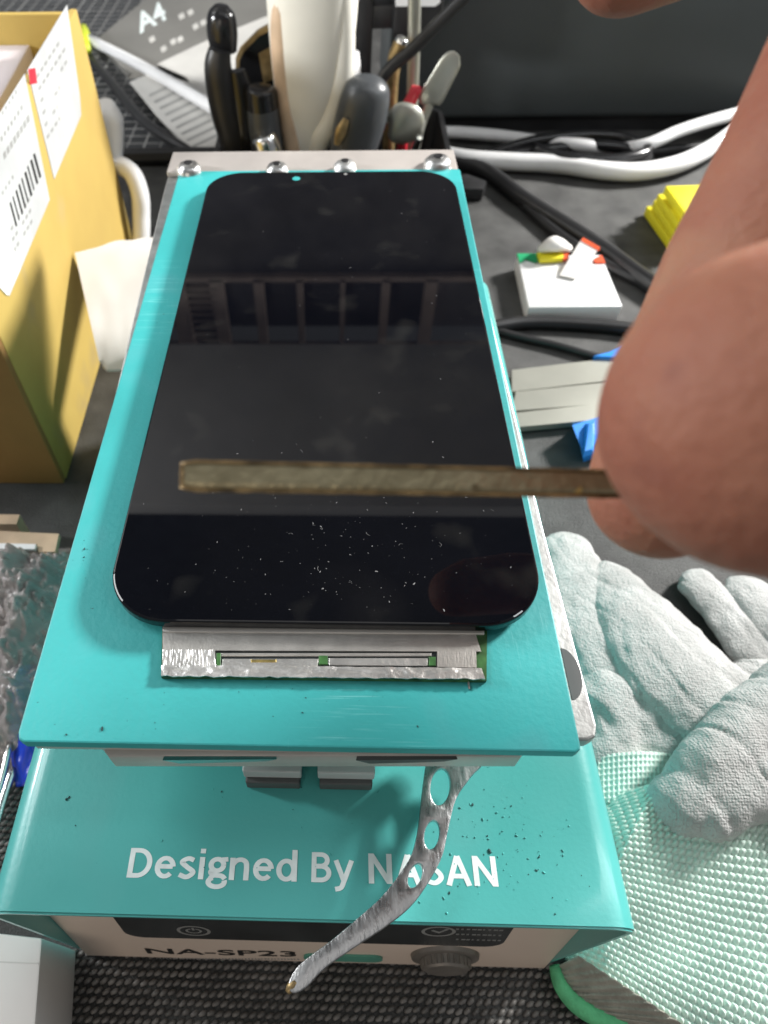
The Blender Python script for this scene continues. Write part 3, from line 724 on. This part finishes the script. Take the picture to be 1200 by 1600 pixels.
# ------------------------------------------------------------------ grey A4 package and white leaflet lying on the cutting mat
def flat(name, pxs, z0, z1, m, parent=None): return finish(name, bm_prism([(p.x, p.y) for p in (at(x, y, z1) for x, y in pxs)], z0, z1), m, parent)
pk = thing('film_package', (0, 480, 3), 'grey A4 film package lying at an angle on the cutting mat', 'package')
flat('sleeve', ((150, 62), (262, -30), (520, -30), (500, 40), (430, 60), (240, 105), (200, 116)), 2.8, 6, M['grey_pack'], pk)
flat('white_panel', ((245, 100), (330, 60), (430, 20), (440, 120), (400, 190), (335, 180), (290, 120)), 6.0, 6.4, M['grey_light'], pk)
q0, q1 = at(218, 52, 6.05), at(262, 28, 6.05)
up = at(208, 22, 6.05)-q0
finish('sleeve_lettering', bm_text('A4', q0, q1-q0, up, width=(q1-q0).length, height=up.length*.95, bold=.03, thick=.1), M['text_white'], pk)
for k, (px, py) in enumerate(((232, 60), (250, 75), (265, 64), (278, 24), (292, 18), (300, 40), (312, 34), (326, 28), (276, 60))):
    flat('print_mark', ((px, py), (px+8, py-5), (px+11, py+2), (px+3, py+7)), 6.05, 6.2, M['grey_light'], pk)
lf = thing('leaflet', (-20, 390, 3), 'pale grey printed leaflet lying below the A4 package', 'leaflet')
sheet = flat('sheet', ((203, 128), (240, 112), (300, 130), (357, 215), (318, 242), (300, 240), (245, 180)), 6.6, 7.4, M['grey_light'], lf)
for k in range(9):
    x, y = 232+k*8.4, 148+k*10
    flat('text_line', ((x, y), (x+46, y-22), (x+48, y-19), (x+2, y+3)), 7.4, 7.5, M['text_grey'], sheet)

st = thing('white_stylus', (-60, 480, 8), 'thin white stick with lime tip lying across the A4 package', 'stylus')
finish('shaft', bm_tube([at(140, 62, 12), at(230, 108, 12), at(350, 178, 14)], [3.4, 3.6, 4.0], 10, k=4), M['white_plastic'], st, smooth=True)
finish('cap', bm_tube([at(130, 45, 12), at(133, 62, 12), at(136, 80, 10)], [3.5, 4.5, 3], 8, k=3), M['lime'], st, smooth=True)
o = finish('power_cable', bm_tube([at(138, 88, 5), at(175, 130, 5), at(225, 190, 9), at(300, 240, 5), at(330, 265, 4)], 3, 10), M['black'], smooth=True)
tag(o, 'thin black cord running from the cardboard box to the machine', 'cable')
o = finish('black_bar', bm_tube([at(170, 246, 4), at(280, 244, 4), at(420, 243, 4)], 5, 8, smooth=False), M['black']); tag(o, 'straight black bar along the near edge of the cutting mat', 'bar')

# ------------------------------------------------------------------ tool cup and the tools in it
cup = thing('tool_cup', (33, 316, 0), 'dark tool cup behind the machine holding the tools', 'cup')
b = bmesh.new()
def rr3(x0, y0, x1, y1, r, z): return [V(x, y, z) for x, y in rrect(x0, y0, x1, y1, r, 4)]
rings = [rr3(-22, 282, 92, 345, 8, 0), rr3(-24, 280, 94, 347, 8, 30), rr3(-21.5, 282.5, 91.5, 344.5, 6, 30), rr3(-20, 284, 90, 343, 6, 3)]
vr = [[b.verts.new(p) for p in r_] for r_ in rings]
for p_, q_ in zip(vr, vr[1:]):
    for i in range(len(p_)): b.faces.new((p_[i], p_[(i+1) % len(p_)], q_[(i+1) % len(p_)], q_[i]))
b.faces.new(vr[0][::-1]); b.faces.new(vr[-1])
finish('cup_shell', b, M['black'], cup, auto=40)

def tool(name, parts, label, cat):
    base = parts[0][1][0]; t = thing(name, base, label, cat)
    for pn, pts, rad, m, fl in parts:
        finish(pn, bm_tube(pts, rad, 18, fl, up=(0, 1, 0) if fl != 1 else None, k=5), m, t, auto=50)
    return t
Y = 300
T_ = lambda px, py, y=Y: aty(px, py, y)
# black pliers handle
tool('black_pliers', [('grip', [T_(362, 300), T_(366, 236), T_(352, 170), T_(341, 110), T_(343, 78)], [5, 6.5, 7.5, 6.5, 5], M['black'], .8),
                      ('grip', [T_(350, 80, 306), T_(347, 50, 306), T_(346, 22, 306), T_(346, 8, 306)], [6, 7, 6, 3], M['black_gloss'], .9),
                      ('grip', [T_(384, 300), T_(386, 236), T_(380, 160), T_(370, 110)], [5, 6, 6, 4], M['black_gloss'], .7)],
     'black curved pliers grips standing left in the tool cup', 'pliers')
# small phone camera frame with rose rim
f = thing('camera_frame', T_(402, 150, 318), 'black rounded frame with rose gold rim behind the pliers', 'frame')
def yplate(name, pxs, y, th, m, parent): 
    b = bmesh.new(); lo = [b.verts.new(aty(x, yy, y)) for x, yy in pxs]; hi = [b.verts.new(aty(x, yy, y)+V(0, th, 0)) for x, yy in pxs]
    b.faces.new(lo); b.faces.new(hi[::-1]); n = len(lo)
    for i in range(n): b.faces.new((lo[i], hi[i], hi[(i+1) % n], lo[(i+1) % n]))
    return finish(name, b, m, parent)
yplate('rim', ((368, 250), (368, 92), (374, 78), (402, 50), (428, 36), (450, 40), (450, 250)), 316, 4, M['brass'], f)
yplate('plate', ((374, 250), (374, 96), (380, 82), (405, 57), (428, 45), (446, 48), (446, 250)), 315.4, .6, M['black_gloss'], f)
yplate('gold_contact', ((404, 84), (428, 70), (428, 124), (412, 130)), 315.0, .4, M['brass'], f)
# dark bottle
tool('dark_bottle', [('body', [T_(424, 300, 292), T_(418, 236, 292), T_(412, 190, 292), T_(410, 168, 292)], [7.5, 7.5, 7.5, 7.2], M['knob_dark'], 1),
                     ('bottle_cap', [T_(410, 168, 292), T_(408, 150, 292), T_(408, 138, 292), T_(408, 135, 292)], [7.3, 7.0, 6.5, 3], M['black_gloss'], 1)],
     'small dark bottle with black cap beside the cream tool', 'bottle')
tool('steel_nut_driver', [('shaft', [T_(432, 290, 284), T_(420, 240, 284), T_(414, 222, 284), T_(410, 212, 284), T_(409, 209, 284)], [6.5, 6.5, 6.2, 5.2, 2.5], M['chrome'], 1)],
     'short round steel driver end poking up below the dark bottle', 'driver')
# cream hand tool: broad body
tool('cream_scraper', [('body', [T_(468, 330), T_(474, 236), T_(482, 150), T_(487, 60), T_(488, -40), T_(488, -90)], [9, 11, 16, 19, 20, 20], M['cream'], .6),
                       ('wood_strip', [T_(462, 310, 296), T_(459, 236, 296), T_(446, 150, 296), T_(440, 50, 296), T_(452, -60, 296)], [3, 4.5, 4.5, 5, 5], M['tan'], .9),
                       ('thumb_rest', [T_(490, 250, 296), T_(500, 214, 296), T_(514, 190, 296), T_(530, 140, 296), T_(534, 60, 296), T_(530, -40, 296)], [4, 6, 6.5, 6, 6, 6], M['cream'], .8)],
     'broad cream plastic tool standing in the middle of the cup', 'tool')
yplate_o = thing('threaded_fitting', T_(548, 110, 312), 'white threaded fitting between cream tool and dark grip', 'fitting')
finish('stem', bm_tube([T_(540, 230, 312), T_(542, 150, 312), T_(545, 110, 312), T_(548, 80, 312)], [5, 7, 6, 4], 14, k=4), M['white_plastic'], yplate_o, smooth=True)
for k in range(5):
    q = T_(541+k, 150-k*9, 312); finish('thread', bm_tube([q-V(0, 0, .9), q+V(0, 0, .9)], 7.8-k*.6, 16, smooth=False), M['white_plastic'], yplate_o)
tool('dark_handle_driver', [('handle', [T_(545, 300, 290), T_(552, 236, 290), T_(565, 180, 290), T_(574, 140, 290), T_(577, 124, 290), T_(578, 118, 290)], [10, 11.5, 12, 10.5, 7, 3], M['knob_dark'], .85),
                            ('gold_decal', [T_(526, 226, 281), T_(533, 205, 280.6), T_(541, 186, 281)], [1.4, 2.6, 1.4], M['brass'], .5)],
     'dark grey rounded tool handle with gold decal right of cream tool', 'screwdriver')
tool('steel_spoon', [('bowl', [T_(655, 214, 296), T_(646, 206, 295), T_(632, 195, 294), T_(617, 184, 295), T_(606, 180, 296)], [2, 7.5, 9.5, 7.5, 1.5], M['feeler'], .3),
                     ('stem', [T_(655, 214, 296), T_(646, 240, 300), T_(636, 300, 304)], [1.8, 2, 2.2], M['chrome'], 1)],
     'small steel spoon bowl leaning right out of the cup', 'spoon')
tool('steel_tweezers', [('stem', [T_(574, 300, 300), T_(582, 240, 300), T_(597, 200, 300), T_(612, 176, 300)], [2, 2, 1.6, 1.2], M['chrome'], 1)], 'thin steel rod crossing behind the spoon bowl', 'rod')
tool('red_stick', [('stick', [T_(626, 260, 304), T_(634, 180, 304), T_(645, 150, 304), T_(651, 138, 304), T_(652, 135, 304)], [2.6, 2.8, 2.8, 2.6, 1.2], M['red'], 1)], 'bright red stick between spoon and steel spatula', 'stick')
tool('steel_spatula', [('blade', [T_(669, 166, 306), T_(672, 156, 306), T_(690, 124, 306), T_(706, 95, 306), T_(714, 84, 306)], [2, 5.6, 5.4, 4.6, 2], M['feeler'], .18),
                       ('stem', [T_(640, 290, 306), T_(656, 205, 306), T_(670, 164, 306)], [1.8, 2.0, 2.2], M['feeler'], .6)],
     'flat pale steel spatula leaning to the right in the cup', 'spatula')
tool('black_rod', [('rod', [T_(560, 260, 310), T_(592, 132, 310), T_(650, 72, 310), T_(735, -15, 310)], [2.5, 2.8, 2.8, 2.8], M['black'], 1)], 'long thin black rod slanting up across the dark case', 'rod')
tool('gold_pen', [('barrel', [T_(606, 250, 316), T_(614, 110, 316), T_(624, 75, 316), T_(628, 62, 316)], [3, 3.2, 3.6, 3], M['brass'], 1), ('pen_tip', [T_(627, 66, 316), T_(629, 60, 316), T_(630, 57, 316)], [3.4, 3, 1.5], M['chrome'], 1)], 'gold pen standing behind the black rod', 'pen')
tool('steel_rail', [('rail', [T_(640, 290, 322), T_(646, 100, 322), T_(648, -30, 322)], [3, 3, 3], M['feeler'], .6)], 'upright steel strip behind the red stick', 'strip')
# black instrument behind the tools
bi = thing('black_instrument', (75, 360, 0), 'black instrument with small white window behind the tools', 'instrument')
q0, q1 = aty(545, 200, 352), aty(600, -60, 352)
finish('column', bm_box((q0.x, 350, 0), (q1.x-4, 374, 150), 2), M['black'], bi, auto=40)
q0, q1 = aty(612, 55, 350), aty(700, -60, 350)
finish('head', bm_box((q0.x, 348, q0.z), (q1.x, 372, q1.z), 2), M['black'], bi, auto=40)
finish('bracket', bm_box((q0.x-12, 352, q0.z+2), (q0.x+2, 368, q0.z+12), 1), M['black'], bi, auto=40)
yplate('window', ((618, -20), (688, -20), (688, 4), (680, 10), (618, 10)), 347.6, .6, M['white_plastic'], bi)

# ------------------------------------------------------------------ cables on the desk, right
def cable(name, pts, r, m, label, cat='cable'):
    o = finish(name, bm_tube([at(*p) for p in pts], r, 12), m, smooth=True); return tag(o, label, cat, 'cables lying behind the machine')
cable('white_cable', [(640, 210, 6), (700, 206, 6), (780, 212, 6), (850, 222, 7), (905, 226, 8), (960, 232, 4), (1010, 226, 10), (1060, 205, 14), (1120, 186, 16), (1210, 162, 18)], 3.3, M['white_plastic'], 'upper white cable running along the base of the dark case')
cable('white_cable', [(650, 228, 5), (715, 246, 6), (790, 252, 6), (870, 256, 6), (940, 266, 6), (1000, 268, 6), (1060, 256, 7), (1110, 232, 9), (1150, 204, 12), (1200, 170, 14)], 4.6, M['white_plastic'], 'thicker lower white cable curving along the desk')
for k, (dy, h) in enumerate(((0, 3), (9, 6), (-7, 9))):
    pts = [(760, 244+dy*.3, 3), (840, 226+dy, h), (920, 218+dy, h+1), (980, 224+dy, h), (1012, 240+dy*.6, h), (960, 252+dy*.4, h), (880, 250+dy*.5, h), (835, 238+dy, h)]
    cable('black_cable', pts, 3.0, M['black_gloss'], ('lowest', 'middle', 'topmost')[k]+' loop of the coiled black cable between the white cables')
cable('black_cable', [(990, 240, 3), (1060, 232, 3), (1150, 225, 3), (1230, 220, 3)], 2.6, M['black'], 'short black cable running right from the coil')
cable('black_cable', [(700, 248, 5), (760, 268, 4), (820, 312, 4), (880, 350, 4), (950, 395, 4), (1020, 445, 4), (1100, 490, 4)], 4.0, M['black'], 'black cable slanting down behind the white note block')
cable('black_cable', [(820, 320, 3), (860, 356, 3), (905, 388, 3), (960, 420, 3), (1030, 452, 3)], 2.4, M['black'], 'thinner black cable just left of the slanting cable')
cable('black_cable', [(760, 512, 3), (820, 504, 3), (900, 506, 3), (985, 514, 3), (1080, 530, 3)], 2.8, M['black'], 'black cable just in front of the white note block')
cable('black_cable', [(770, 515, 2), (815, 527, 2), (870, 540, 2), (940, 560, 2), (1000, 575, 2)], 1.6, M['black'], 'thin black cable above the grey steel strips')
cn = finish('black_connector', bm_prism([(p.x, p.y) for p in (at(690, 296, 6), at(755, 298, 6), at(760, 285, 6), at(730, 274, 6), at(690, 276, 6))], 0.2, 7, .8), M['black'], None, auto=40)
tag(cn, 'small black connector beside the far corner of the machine', 'connector')

# ------------------------------------------------------------------ small white note block with coloured tabs
nb = thing('note_block', (140, 225, 0), 'small white block with green, yellow and red tabs', 'note block')
TZ = 8
tq = [at(808, 398, TZ), at(940, 398, TZ), at(973, 478, TZ), at(826, 480, TZ)]
def down(p, dx=0): return V(p.x+dx, p.y, .2)
finish('block', bev(bm_hexa([down(tq[0]), down(tq[1]), down(tq[2]), down(tq[3]), *tq]), .7, 2), M['white_plastic'], nb, auto=40)
def tab(name, pxs, m, z0=TZ+.1, z1=TZ+.9): return flat(name, pxs, z0, z1, m, nb)
tab('green_tab', ((808, 396), (846, 396), (848, 406), (836, 409), (822, 404), (812, 410)), M['green_bright'])
tab('red_tab', ((928, 404), (940, 398), (946, 410), (930, 410)), M['orange'])
tab('yellow_tab', ((840, 392), (858, 391), (880, 395), (880, 403), (844, 405)), M['yellow'], TZ+1, TZ+3)
tab('orange_tab', ((878, 396), (890, 394), (888, 404), (878, 404)), M['orange'], TZ+1, TZ+2.4)
b = bm_tube([at(842, 391, TZ+3), at(866, 381, TZ+7), at(890, 388, TZ+3)], [2, 4.5, 2], 12, .7, k=5); finish('paper_curl', b, M['paper'], nb, smooth=True)
b = bm_hexa([at(874, 430, TZ+.3), at(900, 436, TZ+.3), at(934, 392, TZ+5), at(908, 376, TZ+5), at(874, 430, TZ+1.2), at(900, 436, TZ+1.2), at(934, 390, TZ+6.4), at(908, 374, TZ+6.4)])
tb = finish('folded_tab', b, M['paper'], nb)
finish('folded_tab_end', bm_hexa([at(908, 376, TZ+5), at(936, 392, TZ+5), at(938, 386, TZ+6), at(911, 371, TZ+6), at(908, 376, TZ+6.5), at(936, 392, TZ+6.5), at(938, 386, TZ+7), at(911, 371, TZ+7)]), M['orange'], tb)

# ------------------------------------------------------------------ yellow foam blocks
ys = thing('yellow_foam_stack', (205, 265, 0), 'stack of folded bright yellow sheets beside the hand', 'foam stack')
def yslab(pxs, z0, z1):
    lo = [at(x, y, z1) for x, y in pxs]; return finish('sheet', bev(bm_hexa([V(p.x, p.y, z0) for p in lo]+lo), .5, 2), M['yellow'], ys, auto=40)
yslab(((1010, 322), (1060, 392), (1130, 385), (1090, 316)), .3, 5)
yslab(((1022, 312), (1064, 376), (1130, 372), (1090, 305)), 5.6, 10)
yslab(((1028, 303), (1070, 364), (1130, 356), (1100, 296)), 10.5, 14)
yslab(((1040, 290), (1084, 352), (1100, 350), (1118, 288)), 16, 20)
for k, (px, py, z0, z1) in enumerate(((1075, 340, 13.9, 16.1),)):
    q = at(px, py, 16); finish('fold', bm_box((q.x-6, q.y-6, z0), (q.x+6, q.y+8, z1)), M['yellow'], ys)

# ------------------------------------------------------------------ steel strips and blue clips
fs = thing('steel_strip_set', (135, 150, 0), 'set of flat pale grey steel strips beside the machine', 'steel strips')
for k, pxs in enumerate((((800, 578), (968, 558), (975, 592), (800, 612)), ((806, 612), (962, 596), (975, 628), (800, 642)), ((806, 645), (960, 628), (972, 652), (800, 668)))):
    flat('strip', pxs, 1.5+k*.1, 3.4+k*.5, M['feeler'], fs)
bc = thing('blue_tool', (150, 140, 0), 'bright blue plastic handles under the hand, behind the steel strips', 'tool')
flat('handle', ((928, 556), (952, 550), (975, 540), (990, 560), (968, 558)), .3, 5, M['blue'], bc)
flat('handle', ((945, 598), (966, 590), (975, 612), (950, 606)), .3, 3.2, M['blue'], bc)
bt = thing('blue_wedge', (148, 120, 0), 'bright blue wedge between the steel strips and the glove', 'wedge')
finish('wedge_body', bm_hexa([at(912, 722, .3), at(980, 700, .3), at(985, 640, .3), at(900, 668, .3), at(908, 700, 7), at(960, 690, 9), at(975, 640, 8), at(894, 664, 8)]), M['blue'], bt)
finish('wedge_fin', bm_hexa([at(910, 715, 7), at(930, 708, 7), at(930, 660, 8), at(915, 662, 8), at(914, 705, 9), at(924, 702, 9), at(926, 662, 10), at(920, 662, 10)]), M['blue'], bt)

# ------------------------------------------------------------------ gloves
def gp(px, py, z, r): return (at(px, py, z), r)
def squash(b, k):
    for v in b.verts: v.co.z = max(.15, v.co.z*k+random.uniform(0, 0))
    return b
def wrinkle(b, amp, sc_):
    b.normal_update()
    for v in b.verts: v.co += v.normal*(amp*(noise.fractal(v.co*sc_, 1.0, 2.0, 3)))
    return b
def crease(b):
    b.normal_update()
    for v in b.verts:
        c_ = v.co; t_ = c_.x*.8+c_.y*.55+5*ns(c_, .05)
        v.co = c_-v.normal*(.9*max(0, math.sin(t_*.55))**8*(.5+.8*ns(c_, .09)))
    return b
ga = thing('work_glove', (125, 40, 0), 'grey fabric work glove with its fingers lying beside the machine', 'glove', 'pair of work gloves')
A_f = [[gp(897, 845, 11, 8.5), gp(920, 905, 14, 11.5), gp(955, 975, 16, 13), gp(1000, 1060, 16, 14.5)],
       [gp(972, 892, 16, 9), gp(1020, 945, 22, 13.5), gp(1085, 1015, 25, 16), gp(1160, 1080, 25, 16)],
       [gp(1105, 905, 8, 6.5), gp(1150, 960, 8, 7), gp(1200, 1010, 8, 8)],
       [gp(1185, 915, 9, 7.5), gp(1240, 980, 10, 9), gp(1300, 1060, 10, 10)]]
A_p = [[gp(960, 1090, 10, 11), gp(970, 1170, 9, 10), gp(1000, 1220, 8, 9)], [gp(1010, 1060, 10, 12), gp(1050, 1150, 10, 12), gp(1080, 1210, 9, 10)],
       [gp(1100, 1090, 10, 12), gp(1160, 1150, 10, 12)], [gp(1300, 1060, 9, 11), gp(1160, 1100, 10, 12)]]
def xclip(b, xmin):
    for v in b.verts:
        if v.co.x < xmin: v.co.x = xmin+.02*(v.co.x-xmin)
    return b
for k, ch in enumerate(A_f):
    finish('glove_finger', xclip(squash(crease(wrinkle(bm_blob([ch], .8, 4), 1.3, .10)), .42), 88.5), M['glove'], ga, smooth=True)
finish('glove_palm', xclip(squash(crease(wrinkle(bm_blob(A_p, .8, 6), 2.2, .08)), .62), 88.5), M['glove'], ga, smooth=True)
# far cuff band (mint) of the first glove
def knit(x, y, s=.95):
    return .22*(1-(abs(math.sin(math.pi*x/s))*abs(math.sin(math.pi*y/s)))**.5*1.0)
def cuff_a(u, v):
    p = at(930+130*u, 1185+75*v, 8); y2 = p.y
    return V(p.x, p.y, 10.5+3*math.sin(math.pi*u)-.45*abs(math.sin(u*60))*abs(math.cos(v*26)))
finish('glove_cuff', xclip(solid_grid(110, 50, cuff_a, (0, 0, 7)), 88.5), M['glove_mint'], ga, smooth=True)

gb = thing('work_glove', (125, -20, 0), 'mint green knitted work glove with green hem beside the machine front', 'glove', 'pair of work gloves')
B_f = [[gp(1060, 1262, 19, 7.0), gp(1110, 1205, 21, 8.5), gp(1170, 1150, 21, 9.5), gp(1260, 1080, 20, 10)],
       [gp(1110, 1270, 20, 6.5), gp(1170, 1215, 21, 8), gp(1250, 1180, 20, 9)], [gp(1180, 1240, 19, 6), gp(1250, 1240, 19, 8)], [gp(1085, 1262, 19, 6.5), gp(1150, 1190, 20, 9), gp(1230, 1130, 20, 10)], [gp(1150, 1245, 19, 7), gp(1210, 1195, 20, 9)]]
finish('glove_palm', crease(wrinkle(bm_blob(B_f, .7, 6), .8, .09)), M['glove'], gb, smooth=True)
# knitted back: a mound with real stitch relief
ka, kb_, kc_, kd = at(1030, 1240, 18), at(1290, 1215, 18), at(900, 1494, 10), at(1110, 1625, 10)
NXk, NYk = 340, 330
def cuff_b(u, v):
    # v 0 = finger end, 1 = opening; u 0 = machine side
    top = V(105.5, -3, 0)+(V(160, 2, 0)-V(105.5, -3, 0))*u
    bot = V(kc_.x, kc_.y, 0)+(V(kd.x+14, kd.y-9, 0)-V(kc_.x, kc_.y, 0))*u
    p = top+(bot-top)*v
    p.x += -6*math.sin(math.pi*v)*(1-u)
    z = 19*min(1, (u*5.5+.12))**.5*(1-.5*v*v)+2.0*math.sin(v*5+u*3)+1.2*ns((u*3, v*4, 5))
    U, W = u*36, v*32
    row = math.floor(W)
    st_ = abs(math.sin(math.pi*(U+.5*(row % 2))))*math.sin(math.pi*(W-row))
    z += .95*(max(0, st_))**.7
    p.x = max(p.x, 88.6)
    return V(p.x, p.y, max(.4, z))
finish('glove_cuff', solid_grid(NXk, NYk, cuff_b, (0, 0, .3)), M['glove_mint'], gb, smooth=True)
def lining(u, v):
    a = V(kc_.x, kc_.y, 0)+(V(kd.x+14, kd.y-9, 0)-V(kc_.x, kc_.y, 0))*u
    h = [at(866, 1512, 3), at(878, 1540, 3), at(905, 1572, 3), at(950, 1596, 3), at(1010, 1612, 3), at(1100, 1640, 3)]
    hc = catmull(h, 8); q = hc[min(len(hc)-1, int(u*(len(hc)-1)))]
    p = a+(V(q.x, q.y, 0)-a)*v
    return V(p.x, p.y, 8.6*(1-v)*(1-.2*u)+3.0+.3*math.sin(u*110))
finish('glove_lining', solid_grid(120, 20, lining, (0, 0, .8)), M['lining'], gb, smooth=True)
finish('glove_hem', bm_tube([at(866, 1508, 4), at(876, 1540, 3.4), at(903, 1571, 3.2), at(950, 1595, 3.2), at(1010, 1611, 3.2), at(1100, 1640, 3.2)], [1.2, 1.6, 1.9, 2.0, 2.0, 2.0], 12), M['hem'], gb, smooth=True)

# ------------------------------------------------------------------ left foreground clutter
bw = bmesh.new()
def wrapf(u, v):
    x = -100+u*64; y = 4+v*72
    e = min(u, 1-u)*5; e2 = min(v, 1-v)*5; k = min(1, e)*min(1, e2)
    z = k*(15+7*ns((x*.06, y*.06, 1))+5.0*ns((x*.16, y*.16, 4))+2.4*abs(ns((x*.38, y*.38, 8)))*2)+.4
    return V(x, y, max(.3, z))
o = finish('foil_bag', solid_grid(150, 160, wrapf, (0, 0, .25)), M['wrap'], None, auto=50); tag(o, 'crumpled silver plastic bag left of the machine', 'bag')
bb = at(50, 842, 14)
br = thing('metal_bracket', (-66, 82, 0), 'pale brown metal bracket with a slot behind the silver bag', 'bracket')
flat('plate', ((-30, 828), (92, 834), (86, 862), (60, 862), (58, 850), (-30, 848)), 11, 13, M['tan'], br)
flat('edge', ((-30, 848), (56, 850), (54, 858), (-30, 857)), 13, 14.2, M['white_plastic'], br)
finish('post', bm_box((-74, 78, .2), (-66, 82, 11)), M['tan'], br)
def bluef(u, v):
    a = at(14+38*v, 1030+190*u, 8); return V(a.x+4*math.sin(u*3.1)*(v-.5), a.y, 3+9*math.sin(math.pi*v)*(.7+.3*math.sin(u*6))*math.sin(math.pi*(u*.9+.05))+.8*ns((u*8, v*5, 2)))
o = finish('blue_pouch', solid_grid(40, 20, bluef, (0, 0, 1)), M['blue_dark'], None, smooth=True); tag(o, 'shiny royal blue pouch at the left side of the machine', 'pouch')
o = finish('steel_rod', bm_tube([at(-10, 1300, 3), at(8, 1240, 3), at(22, 1200, 3)], 1.2, 10, k=3), M['chrome'], smooth=True); tag(o, 'thin steel rod left of the machine below the blue pouch', 'rod')
o = finish('steel_rod', bm_tube([at(-16, 1280, 6), at(2, 1220, 6), at(16, 1160, 6)], .9, 10, k=3), M['chrome'], smooth=True); tag(o, 'thinner steel rod beside the royal blue pouch', 'rod')
cw = thing('white_carton', (-40, -50, 0), 'white carton standing at the lower left corner', 'carton')
CZ = 24
c4 = [at(-60, 1452, CZ), at(66, 1466, CZ), at(52, 1640, CZ), at(-60, 1640, CZ)]
b4 = [V(p.x, p.y, .3) for p in c4]
finish('carton_body', bev(bm_hexa(b4+c4), .5, 2), M['paper'], cw, auto=40)
flat('lid_seam', ((-60, 1500), (60, 1504), (60, 1506), (-60, 1502)), CZ, CZ+.06, M['grey_light'], cw)

# ------------------------------------------------------------------ shelf and dark box added above the desk for the glass to mirror
sh = finish('reflector', bm_box((-420, 262, 390), (330, 452, 402), 1), M['paper'], None, auto=40)
cbn = finish('dark_blocker', bm_box((-300, 266, 402.5), (330, 445, 900), 1), M['dark_print'], None)
tag(cbn, 'dark cabinet above the shelf, added unseen to darken the near end of the screen', 'blocker')
tag(sh, 'pale shelf underside added unseen for the sheen in the middle of the black screen', 'reflector')
# ------------------------------------------------------------------ framed grille high behind the desk, seen mirrored in the glass
gr = thing('wall_grille', (30, 640, 280), 'brown framed grille mirrored faintly in the black screen', 'grille')
def mir(px, py, Yv):
    d = dirpx(px, py); g0 = CAM+d*((GZ-CAM.z)/d.z); d2 = V(d.x, d.y, -d.z); return g0+d2*((Yv-g0.y)/d2.y)
def gbar(name, ax_, ay, bx_, by, th):
    a, c_ = mir(ax_, ay, 640), mir(bx_, by, 640)
    lo = V(min(a.x, c_.x)-th, 640, min(a.z, c_.z)-th); hi = V(max(a.x, c_.x)+th, 650, max(a.z, c_.z)+th)
    return finish(name, bm_box(lo, hi), M['grille'], gr)
finish('backing', bm_box((-420, 652, 150), (480, 660, 520)), M['grille_back'], gr)
gbar('frame_rail', 240, 437, 860, 437, 2.4); gbar('frame_rail', 220, 543, 880, 543, 2.4)
for xt in (284, 345, 408, 470, 535, 600, 668): 
    xb = xt+(xt-500)*.06-4
    gbar('frame_post', xt, 440, xt, 540, 2.2)
for k in range(9): gbar('louvre', 292, 452+k*10, 338, 452+k*10, .8)
for o in list(bpy.data.objects):
    if '_o' in o: del o['_o']
